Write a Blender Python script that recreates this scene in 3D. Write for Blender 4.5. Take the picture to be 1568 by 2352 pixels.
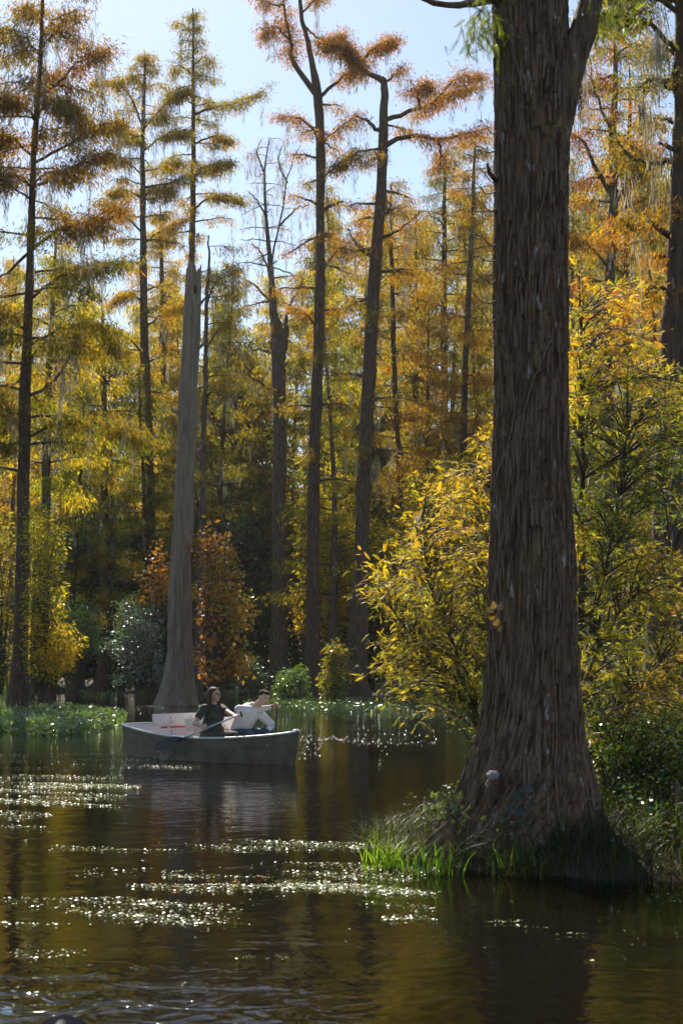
import bpy, bmesh, math, random
import numpy as np
from mathutils import Vector, Matrix

for o in list(bpy.data.objects):
    bpy.data.objects.remove(o)
scn = bpy.context.scene
COL = scn.collection
R = math.radians

# ------------------------------------------------------------------ camera, sky, sun
FPX, CX, CY, HORY, HC = 3267.0, 784.0, 1176.0, 1530.0, 1.5   # photograph measured at 1568 x 2352
PITCH = math.atan((HORY - CY) / FPX)
cd = bpy.data.cameras.new("camera")
cam = bpy.data.objects.new("camera", cd); COL.objects.link(cam)
cam.location = (0, 0, HC); cam.rotation_euler = (math.pi / 2 + PITCH, 0, 0)
cd.sensor_fit = 'HORIZONTAL'; cd.sensor_width = 24.0; cd.lens = 24.0 * FPX / 1568.0
cd.clip_start = 0.1; cd.clip_end = 3000
cd.dof.use_dof = True; cd.dof.focus_distance = 20.0; cd.dof.aperture_fstop = 5.0
scn.camera = cam
SUN_EL, SUN_AZ = R(43), R(-13)      # azimuth from +Y, negative = left
w = bpy.data.worlds.new("World"); scn.world = w; w.use_nodes = True
nt = w.node_tree; nt.nodes.clear()
sky = nt.nodes.new('ShaderNodeTexSky'); sky.sky_type = 'NISHITA'; sky.sun_disc = False
sky.sun_elevation = SUN_EL; sky.sun_rotation = SUN_AZ
sky.air_density = 1.0; sky.dust_density = 0.38; sky.ozone_density = 1.0; sky.altitude = 10
bg = nt.nodes.new('ShaderNodeBackground'); bg.inputs[1].default_value = 0.075
wo = nt.nodes.new('ShaderNodeOutputWorld')
nt.links.new(sky.outputs[0], bg.inputs[0]); nt.links.new(bg.outputs[0], wo.inputs[0])
sl = bpy.data.lights.new("sun", 'SUN'); sl.energy = 5.0; sl.angle = R(0.53); sl.color = (1.0, 0.90, 0.74)
sun = bpy.data.objects.new("sun", sl); COL.objects.link(sun)
sd = Vector((math.sin(SUN_AZ) * math.cos(SUN_EL), math.cos(SUN_AZ) * math.cos(SUN_EL), math.sin(SUN_EL)))
sun.rotation_euler = sd.to_track_quat('Z', 'Y').to_euler(); sun.location = (0, 0, 60)
vs = scn.view_settings
vs.view_transform = 'Standard'; vs.look = 'None'; vs.gamma = 1; vs.use_curve_mapping = False
vs.exposure = 1.1
cy = scn.cycles
cy.max_bounces = 7; cy.diffuse_bounces = 3; cy.glossy_bounces = 3; cy.transmission_bounces = 5
cy.transparent_max_bounces = 6; cy.sample_clamp_indirect = 6.0; cy.caustics_reflective = False; cy.caustics_refractive = False
try:
    cy.use_denoising = True; cy.denoiser = 'OPENIMAGEDENOISE'; cy.denoising_input_passes = 'RGB_ALBEDO_NORMAL'
except Exception:
    pass

# ------------------------------------------------------------------ pixel -> place
sp_, cp_ = math.sin(PITCH), math.cos(PITCH)
def ray(px, py):
    u = (px - CX) / FPX; v = (CY - py) / FPX
    return np.array([u, cp_ - v * sp_, sp_ + v * cp_])
def W(px, py, D):
    d = ray(px, py); k = D / d[1]
    return np.array([d[0] * k, D, HC + d[2] * k])
def G(px, py, z=0.0):
    d = ray(px, py); k = (z - HC) / d[2]
    return np.array([d[0] * k, d[1] * k, z])
def topx(p):
    v = np.array([p[0], p[1], p[2] - HC]); f = v[1] * cp_ + v[2] * sp_; u = -v[1] * sp_ + v[2] * cp_
    return CX + FPX * v[0] / f, CY - FPX * u / f

# ------------------------------------------------------------------ helpers
def tag(o, label=None, cat=None, group=None, kind=None):
    if label: o['label'] = label
    if cat: o['category'] = cat
    if group: o['group'] = group
    if kind: o['kind'] = kind
    return o
def empty(name, loc, rz=0.0):
    o = bpy.data.objects.new(name, None); COL.objects.link(o)
    o.location = tuple(float(a) for a in loc); o.rotation_euler = (0, 0, rz); o.empty_display_size = 0.3
    return o
def link(name, me, parent=None, m=None, loc=None):
    if m is not None and len(me.materials) == 0: me.materials.append(m)
    o = bpy.data.objects.new(name, me); COL.objects.link(o)
    if parent: o.parent = parent
    if loc is not None: o.location = loc
    return o
def copy_tree(o, parent=None):
    c = o.copy(); COL.objects.link(c)
    if parent: c.parent = parent
    for ch in list(o.children): copy_tree(ch, c)
    return c
def mesh_np(name, V, F, m=None, col=None, smooth=False, mats=None, midx=None):
    """V (n,3); F list of arrays each (k, nverts)"""
    me = bpy.data.meshes.new(name)
    V = np.asarray(V, dtype=np.float32)
    Fs = [np.asarray(f, dtype=np.int32) for f in (F if isinstance(F, list) else [F]) if len(f)]
    me.vertices.add(len(V)); me.vertices.foreach_set('co', V.ravel())
    nl = sum(f.size for f in Fs); npoly = sum(len(f) for f in Fs)
    me.loops.add(nl); me.polygons.add(npoly)
    me.loops.foreach_set('vertex_index', np.concatenate([f.ravel() for f in Fs]))
    tot = np.concatenate([np.full(len(f), f.shape[1], dtype=np.int32) for f in Fs])
    st = np.concatenate([[0], np.cumsum(tot)[:-1]]).astype(np.int32)
    me.polygons.foreach_set('loop_start', st); me.polygons.foreach_set('loop_total', tot)
    if smooth: me.polygons.foreach_set('use_smooth', np.ones(npoly, dtype=bool))
    if midx is not None: me.polygons.foreach_set('material_index', np.asarray(midx, dtype=np.int32))
    me.update(calc_edges=True)
    if col is not None:
        a = me.color_attributes.new('Col', 'FLOAT_COLOR', 'POINT')
        c = np.ones((len(V), 4), dtype=np.float32); c[:, :3] = col; a.data.foreach_set('color', c.ravel())
    if m: me.materials.append(m)
    for x in (mats or []): me.materials.append(x)
    return me
def nrm(a):
    return a / np.maximum(np.linalg.norm(a, axis=-1, keepdims=True), 1e-9)
def catmull(pts, n):
    """resample control rows (k,c) into n rows, smooth"""
    P = np.asarray(pts, float); k = len(P)
    if k < 3:
        t = np.linspace(0, 1, n)[:, None]; return P[0] * (1 - t) + P[-1] * t
    Q = np.vstack([2 * P[0] - P[1], P, 2 * P[-1] - P[-2]])
    t = np.linspace(0, k - 1 - 1e-6, n); i = t.astype(int); f = (t - i)[:, None]
    a, b, c, d = Q[i], Q[i + 1], Q[i + 2], Q[i + 3]
    return .5 * ((2 * b) + (-a + c) * f + (2 * a - 5 * b + 4 * c - d) * f ** 2 + (-a + 3 * b - 3 * c + d) * f ** 3)

class Tubes:
    def __init__(s): s.V = []; s.F = []; s.n = 0
    def add(s, pts, rad, k=5, cap=True, flute=None):
        P = np.asarray(pts, float); n = len(P); r = np.broadcast_to(np.asarray(rad, float), (n,))
        T = np.gradient(P, axis=0); T = nrm(T)
        ref = np.array([0., 0., 1.]) if abs(T[:, 2]).mean() < .75 else np.array([1., 0., 0.])
        A = nrm(np.cross(T, ref)); B = np.cross(T, A)
        th = np.arange(k) * 2 * math.pi / k
        rr = r[:, None] * np.ones((1, k))
        if flute is not None: rr = rr * flute(n, th)
        V = P[:, None] + rr[..., None] * (np.cos(th)[None, :, None] * A[:, None] + np.sin(th)[None, :, None] * B[:, None])
        i = np.arange(n - 1)[:, None] * k; j = np.arange(k)[None]; j2 = (j + 1) % k
        F = np.stack([i + j, i + j2, i + k + j2, i + k + j], -1).reshape(-1, 4) + s.n
        s.V.append(V.reshape(-1, 3)); s.F.append(F); s.n += n * k
        if cap:   # end point
            s.V.append(P[-1:] + T[-1:] * r[-1] * .5); last = s.n; s.n += 1
            b0 = last - k
            jj = np.arange(k)
            s.F.append(np.stack([b0 + jj, b0 + (jj + 1) % k, np.full(k, last), np.full(k, last)], -1))
        return s
    def mesh(s, name, m, smooth=True):
        F = np.concatenate(s.F); tri = F[:, 2] == F[:, 3]
        return mesh_np(name, np.concatenate(s.V), [F[~tri], F[tri][:, :3]], m, smooth=smooth)

class Leaves:
    def __init__(s): s.V = []; s.C = []; s.n = 0
    def add(s, P, D, L, Wd, col, rng, flat=0.0, fold=0.15):
        n = len(P)
        if n == 0: return
        D = nrm(D); rv = rng.normal(size=(n, 3)); rv[:, 2] *= (1 - flat)
        S = nrm(np.cross(D, rv) if flat < .5 else np.cross(D, np.array([0, 0, 1.]) + rng.normal(size=(n, 3)) * .45))
        N = np.cross(D, S); L = np.broadcast_to(L, (n,))[:, None]; Wd = np.broadcast_to(Wd, (n,))[:, None]
        b = P; m1 = P + D * L * .42 + S * Wd * .5 - N * Wd * fold; m2 = P + D * L * .42 - S * Wd * .5 - N * Wd * fold
        t = P + D * L
        s.V.append(np.stack([b, m1, t, m2], 1).reshape(-1, 3).astype(np.float32))
        s.C.append(np.repeat(np.broadcast_to(col, (n, 3)), 4, axis=0).astype(np.float32)); s.n += n
    def mesh(s, name, m):
        V = np.concatenate(s.V); C = np.concatenate(s.C)
        F = np.arange(len(V), dtype=np.int32).reshape(-1, 4)
        return mesh_np(name, V, F, m, col=C)

# ------------------------------------------------------------------ colours
GOLD = (.42, .25, .025); AMBER = (.40, .17, .02); RUST = (.27, .085, .02); BROWN = (.13, .06, .025)
OLIVE = (.17, .15, .02); GREEN = (.075, .11, .016); YGREEN = (.30, .31, .025); YELLOW = (.52, .38, .03)
DARKG = (.022, .042, .012); RED = (.38, .05, .015); MIDG = (.06, .10, .02); TAN = (.26, .18, .07); GREYG = (.11, .15, .08)
def palette(cols):
    return np.array(cols, float)
def pick(rng, pal, n, base, jit=.16):
    t = np.clip(base + rng.normal(size=n) * jit, 0, .9999) * (len(pal) - 1)
    i = t.astype(int); f = (t - i)[:, None]
    c = pal[i] * (1 - f) + pal[np.minimum(i + 1, len(pal) - 1)] * f
    return c * rng.uniform(.7, 1.25, size=(n, 1))

# ------------------------------------------------------------------ materials
def newmat(name):
    m = bpy.data.materials.new(name); m.use_nodes = True; nt = m.node_tree; nt.nodes.clear()
    out = nt.nodes.new('ShaderNodeOutputMaterial'); return m, nt, out
def N(nt, t, **kw):
    n = nt.nodes.new(t)
    for k, v in kw.items():
        if k in ('ins',):
            for a, b in v.items(): n.inputs[a].default_value = b
        else: setattr(n, k, v)
    return n
def leafmat(name, trans=.5, gloss=.05, rough=.38, tint=(1.25, 1.1, .55)):
    m, nt, out = newmat(name); lk = nt.links.new
    at = N(nt, 'ShaderNodeAttribute', attribute_name='Col')
    geo = N(nt, 'ShaderNodeTexNoise', ins={'Scale': 9.0, 'Detail': 2.0})
    tc = N(nt, 'ShaderNodeTexCoord'); lk(tc.outputs['Object'], geo.inputs['Vector'])
    mr = N(nt, 'ShaderNodeMapRange', ins={'From Min': .3, 'From Max': .7, 'To Min': .75, 'To Max': 1.2}); lk(geo.outputs[0], mr.inputs[0])
    mul = N(nt, 'ShaderNodeVectorMath', operation='SCALE'); lk(at.outputs['Color'], mul.inputs[0]); lk(mr.outputs[0], mul.inputs['Scale'])
    t2 = N(nt, 'ShaderNodeVectorMath', operation='MULTIPLY'); lk(mul.outputs[0], t2.inputs[0]); t2.inputs[1].default_value = tint
    d = N(nt, 'ShaderNodeBsdfDiffuse'); lk(mul.outputs[0], d.inputs[0])
    t = N(nt, 'ShaderNodeBsdfTranslucent'); lk(t2.outputs[0], t.inputs[0])
    mx = N(nt, 'ShaderNodeMixShader', ins={0: trans}); lk(d.outputs[0], mx.inputs[1]); lk(t.outputs[0], mx.inputs[2])
    g = N(nt, 'ShaderNodeBsdfGlossy', ins={'Roughness': rough, 'Color': (.9, .93, 1, 1)})
    mg = N(nt, 'ShaderNodeMixShader', ins={0: gloss}); lk(mx.outputs[0], mg.inputs[1]); lk(g.outputs[0], mg.inputs[2])
    lk(mg.outputs[0], out.inputs[0]); return m
def barkmat(name, dark, light, patch=(.25, .25, .22), patch_amt=.62, zs=.16, scale=14, bump=.6, rough=.9):
    m, nt, out = newmat(name); lk = nt.links.new
    tc = N(nt, 'ShaderNodeTexCoord'); mp = N(nt, 'ShaderNodeMapping'); mp.inputs['Scale'].default_value = (1, 1, zs)
    lk(tc.outputs['Object'], mp.inputs[0])
    n1 = N(nt, 'ShaderNodeTexNoise', ins={'Scale': scale, 'Detail': 6.0, 'Roughness': .65}); lk(mp.outputs[0], n1.inputs['Vector'])
    cr = N(nt, 'ShaderNodeValToRGB'); lk(n1.outputs[0], cr.inputs[0])
    cr.color_ramp.elements[0].position = .36; cr.color_ramp.elements[0].color = (*dark, 1)
    cr.color_ramp.elements[1].position = .66; cr.color_ramp.elements[1].color = (*light, 1)
    n2 = N(nt, 'ShaderNodeTexNoise', ins={'Scale': scale * .55, 'Detail': 4.0, 'Roughness': .7}); 
    mp2 = N(nt, 'ShaderNodeMapping'); mp2.inputs['Scale'].default_value = (1, 1, zs * 1.8); mp2.inputs['Location'].default_value = (7, 3, 1)
    lk(tc.outputs['Object'], mp2.inputs[0]); lk(mp2.outputs[0], n2.inputs['Vector'])
    mr = N(nt, 'ShaderNodeMapRange', ins={'From Min': patch_amt, 'From Max': patch_amt + .05}); lk(n2.outputs[0], mr.inputs[0])
    mx = N(nt, 'ShaderNodeMix', data_type='RGBA'); lk(mr.outputs[0], mx.inputs[0]); lk(cr.outputs[0], mx.inputs[6]); mx.inputs[7].default_value = (*patch, 1)
    bp = N(nt, 'ShaderNodeBump', ins={'Strength': bump, 'Distance': .03}); lk(n1.outputs[0], bp.inputs['Height'])
    p = N(nt, 'ShaderNodeBsdfPrincipled', ins={'Roughness': rough, 'Specular IOR Level': .25})
    lk(mx.outputs[2], p.inputs['Base Color']); lk(bp.outputs[0], p.inputs['Normal']); lk(p.outputs[0], out.inputs[0]); return m
def paint(name, c, rough=.5, metal=0.0, spec=.5, var=.12, scale=8.0, dirt=None, bump=0.0, trans=0.0):
    m, nt, out = newmat(name); lk = nt.links.new
    tc = N(nt, 'ShaderNodeTexCoord'); n1 = N(nt, 'ShaderNodeTexNoise', ins={'Scale': scale, 'Detail': 5.0, 'Roughness': .6}); lk(tc.outputs['Object'], n1.inputs['Vector'])
    cr = N(nt, 'ShaderNodeValToRGB'); lk(n1.outputs[0], cr.inputs[0])
    d = dirt or tuple(a * (1 - var * 2) for a in c)
    cr.color_ramp.elements[0].position = .3; cr.color_ramp.elements[0].color = (*d, 1)
    cr.color_ramp.elements[1].position = .62; cr.color_ramp.elements[1].color = (*c, 1)
    p = N(nt, 'ShaderNodeBsdfPrincipled', ins={'Roughness': rough, 'Metallic': metal, 'Specular IOR Level': spec})
    lk(cr.outputs[0], p.inputs['Base Color'])
    if bump:
        bp = N(nt, 'ShaderNodeBump', ins={'Strength': bump, 'Distance': .01}); lk(n1.outputs[0], bp.inputs['Height']); lk(bp.outputs[0], p.inputs['Normal'])
    last = p
    if trans:
        t = N(nt, 'ShaderNodeBsdfTranslucent'); lk(cr.outputs[0], t.inputs[0])
        mx = N(nt, 'ShaderNodeMixShader', ins={0: trans}); lk(p.outputs[0], mx.inputs[1]); lk(t.outputs[0], mx.inputs[2]); last = mx
    lk(last.outputs[0], out.inputs[0]); return m

M_LEAF = leafmat('cypress_leaf', .62, .02, .45, (1.65, 1.45, .6))
M_NEAR = leafmat('cypress_leaf_near', .62, .04, .4, (1.55, 1.4, .6))
M_GLOSS = leafmat('glossy_leaf', .40, .09, .28, (1.1, 1.3, .5))
M_MAPLE = leafmat('maple_leaf', .6, .05, .35, (1.35, 1.1, .5))
M_MOSS = leafmat('moss', .45, .0, .6, (1, 1, .9))
M_GRASS = leafmat('grass_blade', .5, .03, .4, (1.1, 1.2, .5))
M_FLOAT = leafmat('floating_leaf', .25, .07, .4, (1.1, 1.2, .5))
M_BARK = barkmat('cypress_bark', (.05, .032, .02), (.13, .09, .06), (.26, .25, .22), .64)
M_BARK2 = barkmat('grey_bark', (.06, .045, .032), (.17, .13, .095), (.28, .27, .25), .63)
M_SNAG = barkmat('bare_dead_wood', (.15, .112, .08), (.31, .245, .185), (.09, .075, .06), .64, zs=.05, scale=13, bump=1.0, rough=.8)
M_BIG = barkmat('big_cypress_bark', (.062, .038, .023), (.225, .138, .083), (.36, .34, .32), .615, zs=.14, scale=20, bump=.7)
M_BIGC = M_BIG.copy(); M_BIGC.name = 'big_cypress_bark_plates'
_n = M_BIGC.node_tree; _p = [x for x in _n.nodes if x.type == 'BSDF_PRINCIPLED'][0]; _src = _p.inputs['Base Color'].links[0].from_socket
_a = _n.nodes.new('ShaderNodeAttribute'); _a.attribute_name = 'Col'; _m = _n.nodes.new('ShaderNodeVectorMath'); _m.operation = 'MULTIPLY'
_n.links.new(_src, _m.inputs[0]); _n.links.new(_a.outputs['Color'], _m.inputs[1]); _n.links.new(_m.outputs[0], _p.inputs['Base Color'])
M_TWIG = paint('twig_bark', (.09, .07, .05), .85, var=.2)
M_VINE = paint('vine_bark', (.22, .17, .13), .85, var=.2, scale=30)

# ------------------------------------------------------------------ SETTING: water, ground
def gheight(x, y):
    """height of the ground: swamp bed under the water, island by the big cypress, far bank"""
    z = np.full_like(x, -.55)
    e = ((x - 2.45) / 2.08) ** 2 + ((y - 12.15) / 1.95) ** 2
    z = np.maximum(z, .30 * (1 - e) + .02 * np.sin(x * 9) * np.cos(y * 7))
    far = (y - 96 + 5 * np.sin(x * .11) + 3 * np.sin(x * .37 + 1)) * .05
    z = np.maximum(z, np.minimum(far, 1.2 + .2 * np.sin(x * .2)))
    for cx, cyy, r, h in HUMM:
        e = ((x - cx) ** 2 + (y - cyy) ** 2) / r ** 2
        z = np.maximum(z, h * (1 - e))
    return z
HUMM = []
for px, py, r, h in ((45, 1650, 1.6, .18), (225, 1588, 1.6, .35), (330, 1592, 2.2, .12), (405, 1622, 1.2, .05), (640, 1592, 2.6, .3),
                     (722, 1604, 1.5, .2), (820, 1612, 1.5, .2), (520, 1596, 2.4, .22), (110, 1590, 2.4, .3), (940, 1600, 4, .25), (1000, 1618, 3, .15)):
    g = G(px, py); HUMM.append((g[0], g[1], r, h))
def build_ground():
    xs = np.concatenate([np.linspace(-900, -75, 12), np.linspace(-70, -8, 90), np.linspace(-7.6, 8, 150), np.linspace(8.4, 70, 90), np.linspace(75, 900, 12)])
    ys = np.concatenate([np.linspace(-200, 8, 6), np.linspace(9, 15.5, 60), np.linspace(16, 150, 220), np.linspace(160, 1500, 20)])
    X, Y = np.meshgrid(xs, ys); Z = gheight(X, Y)
    Z += (Z > -.5) * .03 * np.sin(X * 3.1) * np.sin(Y * 2.7)
    n, k = X.shape; i = np.arange(n - 1)[:, None] * k; j = np.arange(k - 1)[None]
    F = np.stack([i + j, i + j + 1, i + k + j + 1, i + k + j], -1).reshape(-1, 4)
    m = paint('leaf_litter_soil', (.09, .06, .035), .95, var=.3, scale=3.0, dirt=(.03, .025, .015), bump=.6)
    return tag(link('ground', mesh_np('ground', np.stack([X, Y, Z], -1).reshape(-1, 3), F, m, smooth=True)), kind='structure')
build_ground()

def water_mat():
    m, nt, out = newmat('swamp_water'); lk = nt.links.new
    tc = N(nt, 'ShaderNodeTexCoord')
    mp = N(nt, 'ShaderNodeMapping'); mp.inputs['Scale'].default_value = (1, 1.25, 1); lk(tc.outputs['Object'], mp.inputs[0])
    a = N(nt, 'ShaderNodeTexNoise', ins={'Scale': 2.0, 'Detail': 2.0, 'Roughness': .5, 'Distortion': .9}); lk(mp.outputs[0], a.inputs['Vector'])
    b = N(nt, 'ShaderNodeTexNoise', ins={'Scale': 9.0, 'Detail': 3.0, 'Roughness': .6, 'Distortion': .5}); lk(mp.outputs[0], b.inputs['Vector'])
    c = N(nt, 'ShaderNodeTexNoise', ins={'Scale': .22, 'Detail': 2.0}); lk(tc.outputs['Object'], c.inputs['Vector'])
    cm = N(nt, 'ShaderNodeMapRange', ins={'From Min': .38, 'From Max': .62, 'To Min': .35, 'To Max': 1.0}); lk(c.outputs[0], cm.inputs[0])
    s1 = N(nt, 'ShaderNodeMath', operation='MULTIPLY_ADD', ins={1: .24}); lk(b.outputs[0], s1.inputs[0]); lk(a.outputs[0], s1.inputs[2])
    s2 = N(nt, 'ShaderNodeMath', operation='MULTIPLY'); lk(s1.outputs[0], s2.inputs[0]); lk(cm.outputs[0], s2.inputs[1])
    # rings spreading from the paddle
    sx = N(nt, 'ShaderNodeVectorMath', operation='DISTANCE'); lk(tc.outputs['Object'], sx.inputs[0]); g = G(372, 1738); sx.inputs[1].default_value = (g[0], g[1], 0)
    w1 = N(nt, 'ShaderNodeMath', operation='MULTIPLY', ins={1: 26.0}); lk(sx.outputs['Value'], w1.inputs[0])
    w2 = N(nt, 'ShaderNodeMath', operation='SINE'); lk(w1.outputs[0], w2.inputs[0])
    w3 = N(nt, 'ShaderNodeMapRange', ins={'From Min': .1, 'From Max': 2.6, 'To Min': .12, 'To Max': 0.0}); lk(sx.outputs['Value'], w3.inputs[0])
    s3 = N(nt, 'ShaderNodeMath', operation='MULTIPLY_ADD'); lk(w2.outputs[0], s3.inputs[0]); lk(w3.outputs[0], s3.inputs[1]); lk(s2.outputs[0], s3.inputs[2])
    # water stirred up beside the bow of the near boat
    ex = N(nt, 'ShaderNodeVectorMath', operation='DISTANCE'); lk(tc.outputs['Object'], ex.inputs[0]); g2 = G(200, 2350); ex.inputs[1].default_value = (g2[0], g2[1], 0)
    em = N(nt, 'ShaderNodeMapRange', ins={'From Min': .2, 'From Max': 1.35, 'To Min': 4.5, 'To Max': 0.0}); lk(ex.outputs['Value'], em.inputs[0])
    e1 = N(nt, 'ShaderNodeTexNoise', ins={'Scale': 3.0, 'Detail': 2.0, 'Distortion': 1.6}); lk(mp.outputs[0], e1.inputs['Vector'])
    e2 = N(nt, 'ShaderNodeMath', operation='MULTIPLY_ADD'); lk(e1.outputs[0], e2.inputs[0]); lk(em.outputs[0], e2.inputs[1]); lk(s3.outputs[0], e2.inputs[2]); s3 = e2
    bp = N(nt, 'ShaderNodeBump', ins={'Strength': 1.0, 'Distance': .0125}); lk(s3.outputs[0], bp.inputs['Height'])
    p = N(nt, 'ShaderNodeBsdfPrincipled', ins={'Roughness': .03, 'IOR': 1.333, 'Specular IOR Level': .5})
    p.inputs['Base Color'].default_value = (.0045, .0032, .0018, 1)
    lk(bp.outputs[0], p.inputs['Normal']); lk(p.outputs[0], out.inputs[0]); return m
me = mesh_np('water', [(-900, -200, 0), (900, -200, 0), (900, 1500, 0), (-900, 1500, 0)], np.array([[0, 1, 2, 3]]), water_mat())
tag(link('water', me), kind='structure')

# ------------------------------------------------------------------ TREES
def foliage_on_path(L, rng, path, n, spread, llen, lwid, pal, hue, start=.25, droop=.55, flat=.2, down=.4, jit=.16):
    droop = droop + .3
    k = len(path); t = start + (1 - start) * rng.random(n) ** .8
    f = t * (k - 1.001); i = f.astype(int); f = (f - i)[:, None]
    P = path[i] * (1 - f) + path[i + 1] * f; T = nrm(path[np.minimum(i + 1, k - 1)] - path[i])
    off = np.clip(rng.normal(size=(n, 3)), -1.7, 1.7) * spread * (.6 + .7 * np.sin(np.pi * t))[:, None]; off[:, 2] *= .55
    off[:, 2] -= np.abs(rng.normal(size=n)) * spread * down
    h = rng.random((n, 3)) - .5; h[:, 2] *= .4
    D = T * .5 + nrm(h) * .8; D[:, 2] -= droop
    cl = hue + .13 * np.sin(P[:, 0] * 2.3 + P[:, 2] * 3.1 + hue * 20) + .1 * np.sin(P[:, 1] * 2.9 + hue * 7)
    L.add(P + off, D, llen * rng.uniform(.6, 1.3, n), lwid * rng.uniform(.7, 1.3, n), pick(rng, pal, n, cl, jit), rng, flat=flat)
def grow_limb(T, L, rng, path, r0, nleaf, spread, ll, lw, pal, hue, twig_len=None, ntw=8, moss=None, moss_n=0, sub=0.75, start=.25, k=5):
    """path (m,3) main limb; twigs leave it to both sides, leaves sit on the twigs"""
    m = len(path); rad = r0 * (1 - .82 * np.linspace(0, 1, m)) + .006
    if T is not None: T.add(path, rad, k)
    Ltot = np.linalg.norm(np.diff(path, axis=0), axis=1).sum()
    tl = twig_len or Ltot * .34
    nt_ = max(2, ntw); tws = []
    for q in range(nt_):
        t = start + (1 - start) * (q + rng.random()) / nt_; f = t * (m - 1.001); i = int(f); p = path[i] * (1 - f + i) + path[i + 1] * (f - i)
        d = nrm(path[i + 1] - path[i]); side = nrm(np.cross(d, [0, 0, 1.]) + 1e-6) * (1 if q % 2 else -1)
        ln = tl * rng.uniform(.5, 1.15) * (1.15 - .6 * t)
        dr = nrm(d * rng.uniform(.3, .9) + side * rng.uniform(.5, 1.0) + np.array([0, 0, rng.uniform(-.15, .4)]))
        s = np.linspace(0, 1, 5)[:, None]
        tp = p + dr * ln * s + np.array([0, 0, -.22 * ln]) * s ** 2 + rng.normal(size=(5, 3)) * ln * .04 * s
        T.add(tp, (rad[i] * .42 + .004) * (1 - .8 * s[:, 0]) , 3, cap=False); tws.append(tp)
    if nleaf > 0:
        n1 = int(nleaf * (1 - sub)); foliage_on_path(L, rng, path, n1, spread * .8, ll, lw, pal, hue, start=max(start, .4))
        each = int(nleaf * sub / len(tws))
        for tp in tws: foliage_on_path(L, rng, tp, each, spread, ll, lw, pal, hue + rng.normal() * .1, start=.05)
    if moss is not None and moss_n:
        for q in range(moss_n):
            tp = tws[rng.integers(len(tws))] if rng.random() < .6 else path
            i = rng.integers(1, len(tp)); add_moss(moss, rng, tp[i], rng.uniform(.5, 1.9), rng.uniform(.07, .18), 42)
def add_moss(L, rng, p, length, spread, n, seg=1.0):
    t = rng.random(n) ** 1.2; tap = (1 - t * .75)
    P = p + np.stack([rng.normal(size=n) * spread * tap, rng.normal(size=n) * spread * tap, -t * length], -1)
    D = np.stack([rng.normal(size=n) * .16, rng.normal(size=n) * .16, -np.ones(n)], -1)
    c = np.array([.36, .34, .27]) * rng.uniform(.7, 1.2, (n, 1))
    L.add(P, D, length * rng.uniform(.2, .42, n) * seg, .022 * seg * rng.uniform(.6, 1.4, n), c, rng)
def flute_fn(rr, zz, amp, k=7, ph=0.0):
    def f(n, th):
        a = amp * np.exp(-np.maximum(zz, 0) / .9)
        return 1 + a[:, None] * (np.cos(k * th + ph)[None] * .6 + np.cos((k - 3) * th + 1.3 * ph)[None] * .4) + .04 * np.sin(3 * th[None] + zz[:, None] * 2.3)
    return f
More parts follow.
